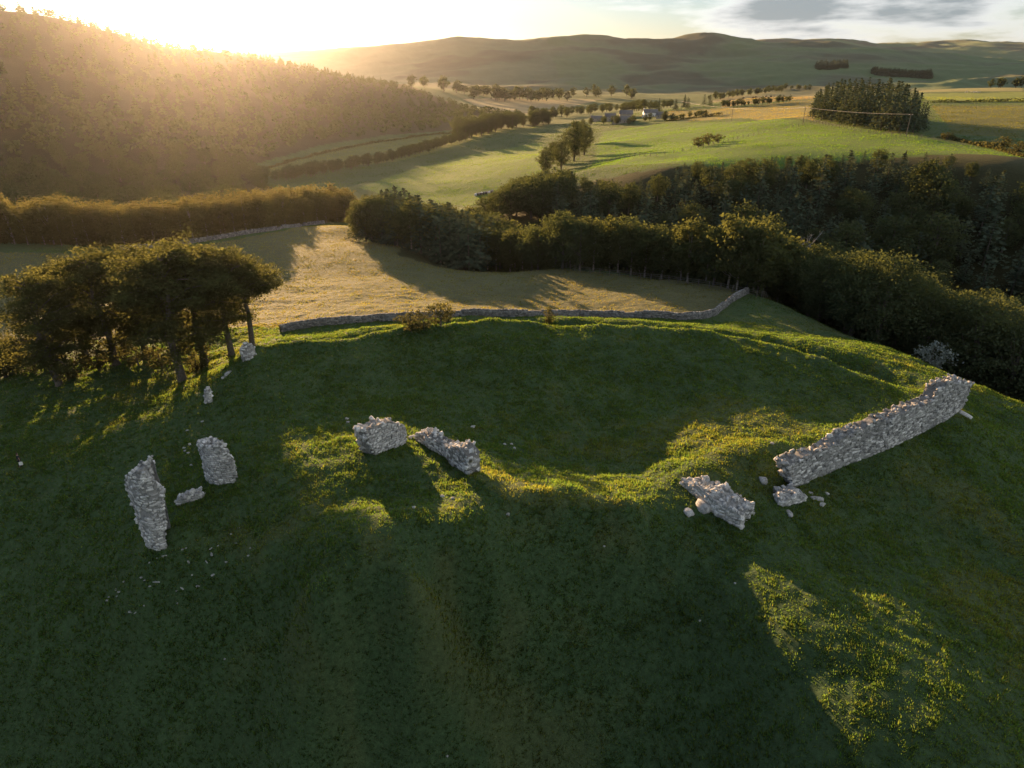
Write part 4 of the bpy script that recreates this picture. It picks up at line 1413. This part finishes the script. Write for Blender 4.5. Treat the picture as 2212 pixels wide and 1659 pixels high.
masonry('fallen_block', 'low toppled block of masonry below the near end of the long wall',
        [(1672,1077,1060),(1685,1094,1080),(1712,1090,1074),(1738,1084,1069)], 1.9, seed=7, topfall=0.05)
masonry('wall_stub', 'upright stub of pale masonry on the far left corner of the rim under the beeches',
        [(524,782,754),(534,780,745),(545,774,745),(553,766,750)], 1.1, seed=8)
masonry('fallen_slab', 'long dark slab lying on the turf between pillar and notched wall slab',
        [(384,1091,1082),(400,1088,1072),(420,1082,1066),(440,1073,1064)], 0.7, seed=9, step=0.16, stone=(0.4, 0.22))
masonry('leaning_stone', 'narrow pale stone leaning out of the bank left of the court',
        [(446,873,850),(452,872,843),(459,866,842)], 0.7, seed=10, step=0.16, stone=(0.36, 0.22))


# loose rocks
def boulder_data(seed):
    g = np.random.default_rng(seed)
    bm = bmesh.new()
    bmesh.ops.create_icosphere(bm, subdivisions=2, radius=0.5)
    for v in bm.verts:
        c = v.co
        k = 1 + 0.55 * float(fbm(np.array([c.x * 2.2 + seed]), np.array([c.y * 2.2]), np.array([c.z * 2.2]), 2, seed)[0])
        c *= k
        for a in range(3):
            c[a] = max(-0.36, min(0.36, c[a]))
    V = np.array([v.co[:] for v in bm.verts]); F = np.array([[v.index for v in f.verts] for f in bm.faces])
    bm.free()
    return V, F


M_PALE = plain_material('pale_rock', (0.20, 0.205, 0.195), (0.42, 0.425, 0.405), 5.0, 0.9, 0.04, 0.15)
BOULDERS = [mesh_from('boulder', *boulder_data(s), M_CORE) for s in range(5)]
PALES = [mesh_from('pale_rock', *boulder_data(20 + s), M_PALE) for s in range(5)]


def rock(name, px, py, size, label, group=None, pale=False, rot=None):
    x, y, z = hit(px, py)
    o = link(name, random.choice(PALES if pale else BOULDERS), label=label, category='rock')
    o.location = (x, y, float(height(x, y)[0]) + CZ - size[2] * 0.02)
    o.scale = size
    o.rotation_euler = (random.gauss(0, 0.15), random.gauss(0, 0.15), random.uniform(0, 6.28) if rot is None else rot)
    if group:
        o['group'] = group
    return o


for px, py, s, lab in [
        (1649, 1040, (1.1, 0.9, 1.2), 'upright rock between the toppled block and the long wall'),
        (1487, 1108, (1.3, 1.0, 0.8), 'rock lying just left of the big toppled gatehouse block'),
        (1521, 1096, (1.9, 1.5, 1.5), 'rounded lump of masonry leaning on the near side of the toppled block'),
        (1765, 1078, (1.7, 0.7, 0.5), 'flat slab right of the low toppled block'),
        (1776, 1090, (1.2, 0.6, 0.4), 'narrow slab pointing downhill right of the low toppled block'),
        (1704, 1108, (1.6, 0.6, 0.4), 'thin slab below the low toppled block'),
        (1750, 1066, (0.7, 0.5, 0.4), 'small rock at the foot of the long wall near end'),
        (1786, 1066, (0.6, 0.4, 0.3), 'small rock out on the turf from the long wall near end'),
        (2086, 897, (1.8, 0.9, 0.6), 'slab at the foot of the long wall far end'),
        (492, 808, (1.4, 0.8, 0.7), 'broken rock in the bank below the corner stub'),
        (484, 816, (0.8, 0.6, 0.5), 'lower small rock in the bank below the corner stub'),
        (887, 945, (0.8, 0.6, 0.5), 'rock bridging the squat block and the stepped ridge'),
        (893, 943, (0.6, 0.5, 0.4), 'smaller rock bridging towards the stepped ridge'),
        (1022, 922, (0.9, 0.6, 0.4), 'dark rock in the shaded court behind the ridge fragment'),
        (749, 905, (0.6, 0.5, 0.4), 'upper rock of the bare scar behind the squat wall block'),
        (752, 912, (0.5, 0.4, 0.3), 'lower rock of the bare scar behind the squat wall block'),
        (1105, 960, (0.45, 0.4, 0.3), 'white rock on the shaded court floor'),
        (1668, 958, (0.5, 0.4, 0.35), 'pale rock in the sunlit turf behind the long wall')]:
    rock('rock', px, py, s, lab)
SCREE = [(516,1140),(499,1154),(510,1173),(471,1179),(457,1184),(457,1196),(401,1184),(394,1187),(407,1214),(323,1215),(339,1205),(355,1201),(489,1214),(537,1200),(541,1184),(446,1214),
         (306,1247),(313,1253),(324,1266),(338,1257),(381,1277),(393,1271),(428,1266),(383,1303),(415,1242),(268,1256),(251,1273),(258,1278),(236,1290),(233,1297),(253,1288),(226,1305),(460,1242),
         (282,1322),(293,1323),(311,1308)]
for px, py in SCREE:
    rock('rock', px, py, (abs(random.gauss(0.12, 0.22)) + 0.12, random.uniform(0.12, 0.3), random.uniform(0.1, 0.2)), 'small pale rock scattered on the slope below the tall pillar', 'pale rocks below the pillar', True)
for px, py in [(437,911),(405,930),(400,974),(407,979),(414,1005),(410,960),(398,968)]:
    rock('rock', px, py, (random.uniform(0.3, 0.55), 0.35, 0.28), 'small pale rock in the shade left of the notched wall slab', 'rocks left of the notched slab', True)
for px, py in [(1090,960),(1111,968),(956,1073),(978,1077),(894,1097),(1097,1111)]:
    rock('rock', px, py, (random.uniform(0.35, 0.6), 0.4, 0.3), 'small pale rock on the shaded bank near the stepped ridge', 'rocks near the stepped ridge', True)
for px, py in [(486,1423),(966,1633),(1512,1341),(1305,1180),(1588,1260)]:
    rock('rock', px, py, (0.26, 0.2, 0.16), 'tiny white stone on the dark lower slope of the mound', 'tiny stones on the lower slope', True)


# drystone dykes
def dyke(name, label, pts, h, w, stone, seed, parts_n=0):
    g = np.random.default_rng(seed)
    W = [hit(px, py) for px, py in pts]
    L = [0.0]
    for a, b in zip(W, W[1:]):
        L.append(L[-1] + math.hypot(a[0] - b[0], a[1] - b[1]))
    fx = lambda s: np.interp(s, L, [p[0] for p in W]); fy = lambda s: np.interp(s, L, [p[1] for p in W])
    P, big = [], []
    core = []
    ns = int(L[-1] / 1.0) + 2
    S = np.linspace(0, L[-1], ns)
    X, Y = fx(S), fy(S)
    TX, TY = np.gradient(X), np.gradient(Y)
    q = np.hypot(TX, TY); TX /= q; TY /= q
    Z = height(X, Y)
    sec = [(-w / 2 * 0.9, -0.5), (-w / 2 * 0.9, 0), (-w / 2 * 0.62, h * 0.86), (w / 2 * 0.62, h * 0.86), (w / 2 * 0.9, 0), (w / 2 * 0.9, -0.5)]
    V = np.concatenate([np.stack([X - TY * o, Y + TX * o, Z + CZ + z], -1)[:, None] for o, z in sec], 1).reshape(-1, 3)
    k = len(sec)
    F = [(i * k + j, (i + 1) * k + j, (i + 1) * k + j + 1, i * k + j + 1) for i in range(ns - 1) for j in range(k - 1)]
    root = link(name, None, label=label, category='stone wall', kind='thing')
    root.location = (X[0], Y[0], Z[0] + CZ)
    org = np.array([X[0], Y[0], Z[0] + CZ])
    link('core', mesh_from('core', V - org, F, M_DYKE), root)
    parts = []
    rows = int(h / stone[1])
    for r_ in range(rows + 1):
        s = 0.0
        while s < L[-1]:
            ln = stone[0] * g.uniform(0.6, 1.4)
            s0 = s + ln / 2; s += ln
            x, y = float(fx(s0)), float(fy(s0))
            i = min(ns - 1, int(s0 / L[-1] * (ns - 1)))
            z = float(np.interp(s0, S, Z)) + CZ
            f = (r_ + 0.5) * stone[1] / h
            if f > 0.55 and vnoise(np.array([s0 * 0.22]), np.array([r_ * 0.15]), seed=seed)[0] > 0.62 - 0.25 * (f - 0.55):
                continue                        # slumped lengths
            wid = w * (0.92 - 0.30 * min(f, 1))
            side = -1 if (-TY[i] * x + TX[i] * y) > 0 else 1      # facing the castle
            for sd in ((side,) if r_ < rows else (0,)):
                c = (x - TY[i] * sd * wid / 2, y + TX[i] * sd * wid / 2, z + (r_ + 0.5) * stone[1] * g.uniform(0.97, 1.03))
                sz = (ln, 0.3 if sd else wid * g.uniform(0.85, 1.1), stone[1] * (g.uniform(0.85, 1.1) if sd else g.uniform(0.9, 1.5)))
                A = np.array(frame_m((TX[i], TY[i], g.normal() * 0.05), (-TY[i], TX[i], g.normal() * 0.05), sz, c))
                V0, F0 = STONES[int(g.integers(9))]
                parts.append((V0 @ A[:3, :3].T + A[:3, 3] - org, F0))
    o = link('walling_stones', mesh_from('walling_stones', *join(parts), M_DYKE), root)
    o['kind'] = 'stuff'
    return root


M_DYKE = stone_material('dyke_stone', 0.40)
dyke('drystone_wall', 'long grey drystone wall curving between the castle rim and the hay field',
     [(606,718),(640,711),(700,702),(760,698),(820,693),(880,689),(980,685),(1120,684),(1250,684),(1380,687),(1480,690),(1515,688),(1540,682),(1558,668),(1575,654),(1595,643),(1613,634)], 1.2, 0.62, (0.42, 0.2), 31)
dyke('drystone_wall', 'faint pale drystone wall along the foot of the backlit birch belt',
     [(262,541),(330,536),(400,528),(470,517),(540,505),(600,497),(650,489),(700,483)], 1.0, 0.6, (0.6, 0.32), 32)
# ------------------------------------------------------------------ farm, fences, poles, bales, animals, walker
M_WOOD = plain_material('grey_timber', (0.11, 0.095, 0.075), (0.20, 0.18, 0.15), 6.0, 0.9)
M_WIRE = plain_material('galvanised_wire', (0.30, 0.29, 0.27), (0.40, 0.38, 0.35), 2.0, 0.5)
M_HOUSE = plain_material('farmhouse_stone', (0.30, 0.27, 0.22), (0.42, 0.38, 0.31), 1.2, 0.9)
M_SLATE = plain_material('slate_roof', (0.13, 0.135, 0.14), (0.20, 0.195, 0.19), 0.8, 0.9, spec=0.05)
M_GLASS = plain_material('dark_window', (0.02, 0.025, 0.03), (0.04, 0.045, 0.05), 1.0, 0.15, spec=0.6)
M_PAINT = plain_material('white_paint', (0.70, 0.69, 0.66), (0.80, 0.79, 0.76), 2.0, 0.6)
M_WRAP_D = plain_material('dark_bale_wrap', (0.035, 0.037, 0.04), (0.07, 0.07, 0.075), 2.0, 0.35, spec=0.5)
M_WRAP_W = plain_material('white_bale_wrap', (0.55, 0.57, 0.58), (0.70, 0.71, 0.71), 2.0, 0.35, spec=0.5)
M_COW = plain_material('black_cowhide', (0.018, 0.015, 0.013), (0.04, 0.032, 0.026), 1.5, 0.8)
M_FLEECE = plain_material('sheep_fleece', (0.52, 0.49, 0.42), (0.68, 0.65, 0.57), 6.0, 0.95)


def box_data(x0, x1, y0, y1, z0, z1):
    V = [(x0, y0, z0), (x1, y0, z0), (x1, y1, z0), (x0, y1, z0), (x0, y0, z1), (x1, y0, z1), (x1, y1, z1), (x0, y1, z1)]
    F = [(0, 3, 2, 1), (4, 5, 6, 7), (0, 1, 5, 4), (1, 2, 6, 5), (2, 3, 7, 6), (3, 0, 4, 7)]
    return V, F


def farm_building(px, py, w, d, h, rot, label, chimneys=1, windows=3, white=False, name='farm_house'):
    x, y, z = hit(px, py)
    root = link(name, None, label=label, category='house', group='farmstead buildings')
    root.location = (x, y, z + CZ); root.rotation_euler = (0, 0, rot); root.scale = (0.85, 0.85, 0.85)
    mw = M_PAINT if white else M_HOUSE
    rr = d * 0.42
    V = [(-w/2, -d/2, -2), (w/2, -d/2, -2), (w/2, d/2, -2), (-w/2, d/2, -2), (-w/2, -d/2, h), (w/2, -d/2, h), (w/2, d/2, h), (-w/2, d/2, h), (-w/2, 0, h + rr), (w/2, 0, h + rr)]
    F4 = [(0, 1, 5, 4), (2, 3, 7, 6), (1, 2, 6, 5), (3, 0, 4, 7)]
    me = bpy.data.meshes.new('wall'); me.from_pydata(V, [], F4 + [(5, 6, 9), (7, 4, 8)]); me.materials.append(mw); me.update()
    link('wall', me, root)
    e, t = 0.35, 0.22
    k = rr / (d / 2)
    RV, RF = [], []
    for sg in (-1, 1):
        o = len(RV)
        for dz in (0.03, 0.03 + t):
            RV += [(-w/2 - e, sg * (d/2 + e), h - e * k + dz), (w/2 + e, sg * (d/2 + e), h - e * k + dz), (w/2 + e, 0, h + rr + dz), (-w/2 - e, 0, h + rr + dz)]
        RF += [tuple(o + q for q in f) for f in ((0, 1, 2, 3), (4, 5, 6, 7), (0, 1, 5, 4), (1, 2, 6, 5), (3, 0, 4, 7))]
    roof = link('roof', mesh_from('roof', RV, RF, M_SLATE), root)
    for c in range(chimneys):
        cx = (-w/2 + 0.6) if c == 0 else (w/2 - 0.6)
        link('chimney', mesh_from('chimney', *box_data(cx - 0.45, cx + 0.45, -0.4, 0.4, h + rr - 0.8, h + rr + 1.3), mw), roof)
    for i in range(windows):
        wx = -w/2 + w * (i + 0.5) / windows
        for lv in ((1.5,) if h < 4 else (1.2, 3.7)):
            f = link('window', mesh_from('window', *box_data(wx - 0.6, wx + 0.6, -d/2 - 0.06, -d/2 + 0.1, lv - 0.1, lv + 1.4), M_PAINT), root)
            link('pane', mesh_from('pane', *box_data(wx - 0.48, wx + 0.48, -d/2 - 0.08, -d/2 - 0.02, lv, lv + 1.28), M_GLASS), f)
    link('door', mesh_from('door', *box_data(w * 0.5 / max(windows, 1) - 0.5 - w * 0.0, w * 0.5 / max(windows, 1) + 0.5, -d/2 - 0.05, -d/2 + 0.08, -0.2, 2.0), M_WOOD), root)
    return root


farm_building(1288, 262, 14, 7, 3.2, 0.2, 'low slate roofed cottage at the left of the farmstead', 1, 3)
farm_building(1318, 262, 12, 7.5, 5.2, -0.25, 'two storey stone farmhouse with chimneys among the trees', 2, 3)
farm_building(1342, 266, 18, 8, 3.4, 0.15, 'long stone byre below the farmhouse', 0, 4)
farm_building(1352, 254, 15, 9, 4.2, -0.1, 'pale roofed barn behind the long byre', 0, 3)
farm_building(1404, 252, 16, 8, 4.4, 0.1, 'white walled house apart from the farmstead on the right', 1, 3, True)
farm_building(1428, 255, 10, 7, 3.2, -0.3, 'small stone shed right of the white walled house', 0, 2)


def pole(px, py, h, label):
    x, y, z = hit(px, py)
    root = link('power_pole', None, label=label, category='power pole', group='power poles')
    root.location = (x, y, z + CZ)
    link('post', mesh_from('post', *tube([(0, 0, -0.8), (0, 0, h)], [0.17, 0.12], 8), M_WOOD), root)
    link('cross_arm', mesh_from('cross_arm', *box_data(-0.9, 0.9, -0.08, 0.08, h - 0.5, h - 0.36), M_WOOD), root)
    for s in (-0.8, 0.0, 0.8):
        link('insulator', mesh_from('insulator', *tube([(s, 0, h - 0.36), (s, 0, h - 0.22), (s, 0, h - 0.1)], [0.05, 0.08, 0.04], 6), M_PAINT), root)
    return (x, y, z + CZ + h)


tops = [pole(1471, 240, 9, 'leftmost power pole, standing beyond the farm pasture'), pole(1580, 262, 9, 'power pole on the pasture edge, second from the left'),
        pole(1734, 269, 9, 'power pole at the left foot of the spruce clump'), pole(1957, 296, 9.5, 'rightmost power pole before the spruce clump')]
V, F = [], []
parts = []
for a, b in zip(tops, tops[1:]):
    for s in (-0.8, 0.8):
        pts = []
        for i in range(15):
            f = i / 14
            pts.append((a[0] + (b[0] - a[0]) * f + s, a[1] + (b[1] - a[1]) * f, a[2] + (b[2] - a[2]) * f - 0.1 - 1.6 * 4 * f * (1 - f) * 0.5))
        parts.append(tube(pts, [0.032] * 15, 3))
link('power_cable', mesh_from('power_cable', *join(parts), M_WIRE), label='pair of sagging cables strung between the hillside power poles', category='cable')


def fence(name, label, pts, spacing, h, r=0.07, lift=0.0):
    W = [hit(px, py) for px, py in pts]
    L = [0.0]
    for a, b in zip(W, W[1:]):
        L.append(L[-1] + math.hypot(a[0] - b[0], a[1] - b[1]))
    n = int(L[-1] / spacing) + 1
    root = link(name, None, label=label, category='fence')
    root.location = (W[0][0], W[0][1], W[0][2] + CZ)
    pm = mesh_from('post', *tube([(0, 0, -0.4), (0, 0, h * 0.6), (0, 0, h)], [r, r, r * 0.9], 6), M_WOOD)
    P = []
    for i in range(n):
        s = i * spacing
        x = float(np.interp(s, L, [w[0] for w in W])); y = float(np.interp(s, L, [w[1] for w in W]))
        z = float(height(x, y)[0])
        P.append((x - W[0][0], y - W[0][1], z - W[0][2]))
        o = link('post', pm, root)
        o.location = P[-1]
        o.rotation_euler = (random.gauss(0, 0.05), random.gauss(0, 0.05), random.uniform(0, 3))
    for k in (0.35, 0.65, 0.93):
        link('wire', mesh_from('wire', *tube([(a, b, c + h * k) for a, b, c in P], [0.012] * n, 3), M_WIRE), root)
    return root


fence('field_fence', 'post and wire fence along the foot of the shelterbelt', [(1005,563),(1100,571),(1250,588),(1400,604),(1500,616),(1640,644),(1720,668),(1800,695),(1850,716)], 2.6, 1.35, 0.085)
fence('pasture_fence', 'post and wire fence slanting across the sunlit pasture', [(1275,353),(1415,338),(1502,321),(1595,300),(1660,285),(1740,270)], 5.0, 1.4, 0.12)
fence('pasture_fence', 'fence running right from the spruce clump along the pasture brow', [(1750,262),(1850,284),(1960,297),(2030,300)], 5.0, 1.4, 0.12)


# hedge along the brow, right of the clump
def hedge(name, label, pts, h, w, seed, mat):
    g = np.random.default_rng(seed)
    W = [hit(px, py) for px, py in pts]
    P = []
    for a, b in zip(W, W[1:]):
        d = math.hypot(a[0] - b[0], a[1] - b[1])
        m = int(d * 14)
        f = g.uniform(0, 1, m)
        x = a[0] + (b[0] - a[0]) * f + g.normal(size=m) * w * 0.4
        y = a[1] + (b[1] - a[1]) * f + g.normal(size=m) * w * 0.4
        hh = h * (0.65 + 0.5 * vnoise(x * 0.12, y * 0.12, seed=seed))
        P.append(np.stack([x, y, height(x, y) + CZ + g.uniform(0.05, 1, m) * hh], 1))
    V, F = leaf_quads(np.concatenate(P), 0.9, g, 0.2)
    o = link(name, mesh_from(name, V, F, mat), label=label, category='hedge', kind='thing')
    return o


hedge('hedge', 'ragged brown hedge running from the spruce clump to the right edge', [(2030,298),(2080,307),(2130,318),(2180,330),(2212,340)], 2.0, 1.6, 3, M_SHRUB)
hedge('hedge', 'dark hedge between the shaded field and the bright far strip', [(2012,222),(2080,221),(2150,220),(2212,220)], 3.0, 2.2, 4, M_OAK)
hedge('hedge', 'hedge below the farm along the top of the sunlit pasture', [(1440,262),(1480,258),(1530,252),(1560,248)], 2.4, 2.0, 5, M_SHRUB)
hedge('hedge', 'hedge edging the far valley field below the wooded spur', [(572,366),(640,345),(720,327),(820,307),(940,290),(1040,282)], 2.2, 2.0, 6, M_SHRUB)


# wrapped bales
def bale_data():
    V, F = tube([(-0.62, 0, 0), (-0.6, 0, 0), (-0.5, 0, 0), (0.5, 0, 0), (0.6, 0, 0), (0.62, 0, 0)], [0.02, 0.52, 0.62, 0.62, 0.52, 0.02], 14)
    return V, F


BALE_D = mesh_from('bale', *bale_data(), M_WRAP_D, True)
BALE_W = mesh_from('bale', *bale_data(), M_WRAP_W, True)
bx, by, bz = hit(1046, 421)
i = 0
for row in range(2):
    for k in range(7):
        o = link('silage_bale', BALE_W if (k + row * 3) % 5 == 0 else BALE_D, category='bale', group='bales stacked in the valley field',
                 label='pale wrapped bale in the double row on the valley field' if (k + row * 3) % 5 == 0 else 'dark wrapped bale in the double row on the valley field')
        X, Y = bx - 4.6 + k * 1.42 + row * 0.2, by + k * 0.35 + row * 1.5
        o.location = (X, Y, float(height(X, Y)[0]) + CZ + 0.62)
        o.rotation_euler = (0, 0, random.gauss(1.3, 0.06))
        o.scale = (1.05, 1.1, 1.1)
for k in range(9):
    X, Y, Z = hit(1031 + k * 2.6, 281)
    o = link('white_bale', BALE_W, label='white wrapped bale in the row by the far edge of the valley field', category='bale', group='white bales beyond the hedgerow')
    o.location = (X, Y, Z + CZ + 0.8)
    o.rotation_euler = (0, 0, random.uniform(0, 3))
    o.scale = (1.4, 1.4, 1.4)


# animals: one skinned body, shared
def skinned(name, joints, edges, mat, levels=1):
    me = bpy.data.meshes.new(name)
    me.from_pydata([j[:3] for j in joints], edges, [])
    o = bpy.data.objects.new(name, me)
    COL.objects.link(o)
    sk = o.modifiers.new('skin', 'SKIN')
    for v, j in zip(me.skin_vertices[0].data, joints):
        v.radius = (j[3], j[4] if len(j) > 4 else j[3])
    me.skin_vertices[0].data[0].use_root = True
    ss = o.modifiers.new('sub', 'SUBSURF'); ss.levels = levels; ss.render_levels = levels
    dg = bpy.context.evaluated_depsgraph_get()
    out = bpy.data.meshes.new_from_object(o.evaluated_get(dg))
    bpy.data.objects.remove(o)
    out.name = name
    out.materials.clear(); out.materials.append(mat)
    for p in out.polygons:
        p.use_smooth = True
    return out


def beast(mat, s):
    J = [(0, 0, 1.0, .34, .40), (.55, 0, 1.02, .33, .38), (-.6, 0, 1.03, .30, .34), (.95, 0, 1.12, .20, .22), (1.25, 0, .95, .14, .15), (1.5, 0, .62, .09, .09),
         (.5, .2, .55, .11, .11), (.5, .2, .02, .06, .06), (.5, -.2, .55, .11, .11), (.5, -.2, .02, .06, .06),
         (-.62, .2, .62, .15, .15), (-.70, .2, .35, .08, .08), (-.62, .2, .02, .06, .06), (-.62, -.2, .62, .15, .15), (-.70, -.2, .35, .08, .08), (-.62, -.2, .02, .06, .06), (-.85, 0, 1.0, .06, .06), (-.92, 0, .5, .03, .03)]
    E = [(0, 1), (0, 2), (1, 3), (3, 4), (4, 5), (1, 6), (6, 7), (1, 8), (8, 9), (2, 10), (10, 11), (11, 12), (2, 13), (13, 14), (14, 15), (2, 16), (16, 17)]
    return skinned('beast', [(a * s, b * s, c * s, *(q * s for q in r)) for a, b, c, *r in J], E, mat)


COW, SHEEP = beast(M_COW, 1.35), beast(M_FLEECE, 0.75)
for k in range(16):
    px, py = random.choice([(1660, 211), (1690, 208), (1640, 214), (1610, 217), (1705, 206), (1590, 219)])
    X, Y, Z = hit(px + random.gauss(0, 9), py + random.gauss(0, 1.5))
    o = link('cow', COW, label='grazing black cow on the brown far pasture', category='cow', group='cattle on the brown pasture')
    o.location = (X, Y, float(height(X, Y)[0]) + CZ); o.rotation_euler = (0, 0, random.uniform(0, 6.28))
for k in range(12):
    X, Y, Z = hit(random.uniform(2150, 2195) - 66, 200 + random.gauss(0, 0.6))
    o = link('sheep', SHEEP, label='white sheep lined along the far bright strip of pasture', category='sheep', group='sheep on the far strip')
    o.location = (X, Y, float(height(X, Y)[0]) + CZ); o.rotation_euler = (0, 0, random.uniform(0, 6.28))


# the walker, low on the left slope
def walker():
    x, y, z = hit(46, 1010)
    M_COAT = plain_material('navy_coat', (0.022, 0.024, 0.032), (0.04, 0.042, 0.05), 8, 0.85)
    M_TROUSER = plain_material('dark_trousers', (0.016, 0.016, 0.018), (0.028, 0.028, 0.03), 8, 0.85)
    M_SKIN = plain_material('skin', (0.38, 0.24, 0.18), (0.45, 0.29, 0.21), 8, 0.6)
    M_HAIR = plain_material('brown_hair', (0.05, 0.033, 0.022), (0.08, 0.055, 0.035), 20, 0.7)
    J = [(0, 0, .95, .13, .16), (0, 0, 1.15, .115, .15), (0, .01, 1.38, .115, .17), (0, .01, 1.50, .055, .06), (0, .03, 1.60, .085, .075), (0, .04, 1.70, .09, .08),
         (.17, 0, 1.42, .055, .055), (.23, -.03, 1.15, .043, .043), (.21, .08, .92, .033, .033), (.21, .11, .84, .03, .035),
         (-.17, 0, 1.42, .055, .055), (-.24, -.02, 1.16, .043, .043), (-.22, .10, .94, .033, .033), (-.22, .13, .86, .03, .035),
         (.09, 0, .86, .085, .085), (.10, .10, .48, .058, .058), (.10, .02, .08, .04, .045), (.10, .14, .03, .035, .045),
         (-.09, 0, .86, .085, .085), (-.10, -.02, .48, .058, .058), (-.10, -.20, .10, .04, .045), (-.10, -.08, .04, .035, .045)]
    E = [(0, 1), (1, 2), (2, 3), (3, 4), (4, 5), (2, 6), (6, 7), (7, 8), (8, 9), (2, 10), (10, 11), (11, 12), (12, 13), (0, 14), (14, 15), (15, 16), (16, 17), (0, 18), (18, 19), (19, 20), (20, 21)]
    root = link('person', skinned('person', J, E, M_SKIN, 2), label='walker in a dark coat on the shaded slope carrying a white bag', category='person')
    root.location = (x, y, float(height(x, y)[0]) + CZ)
    root.rotation_euler = (0, 0, math.radians(-60))
    fat = lambda ids, k: [(J[i][0], J[i][1], J[i][2], J[i][3] + k, J[i][4] + k) for i in ids]
    coat = [0, 1, 2, 6, 7, 8, 10, 11, 12]
    link('coat', skinned('coat', fat(coat, 0.022), [(0, 1), (1, 2), (2, 3), (3, 4), (4, 5), (2, 6), (6, 7), (7, 8)], M_COAT, 2), root)
    leg = [0, 14, 15, 16, 18, 19, 20]
    link('trousers', skinned('trousers', fat(leg, 0.016), [(0, 1), (1, 2), (2, 3), (0, 4), (4, 5), (5, 6)], M_TROUSER, 2), root)
    link('hair', skinned('hair', [(0, .01, 1.66, .092, .085), (0, .02, 1.75, .088, .08), (0, -.03, 1.6, .05, .06)], [(0, 1), (0, 2)], M_HAIR, 2), root)
    V, F = box_data(-0.04, 0.04, -0.17, 0.17, 0.0, 0.36)
    bag = link('carrier_bag', None, label='white bag hanging from the hand of the walker', category='bag')
    c, s = math.cos(math.radians(-60)), math.sin(math.radians(-60))
    hx, hy = .21, .11
    bag.location = (x + hx * c - hy * s, y + hx * s + hy * c, root.location.z + 0.38)
    bag.rotation_euler = (0, 0, math.radians(-60))
    bm = bmesh.new(); vs = [bm.verts.new(v) for v in V]
    for f in F:
        bm.faces.new([vs[i] for i in f])
    bmesh.ops.bevel(bm, geom=list(bm.edges), offset=0.025, segments=2, affect='EDGES')
    me = bpy.data.meshes.new('pouch'); bm.to_mesh(me); bm.free(); me.materials.append(M_PAINT)
    link('pouch', me, bag)
    link('handle', mesh_from('handle', *tube([(0, -0.1, 0.35), (0, 0, 0.47), (0, 0.1, 0.35)], [0.01] * 3, 6), M_PAINT), bag)


walker()
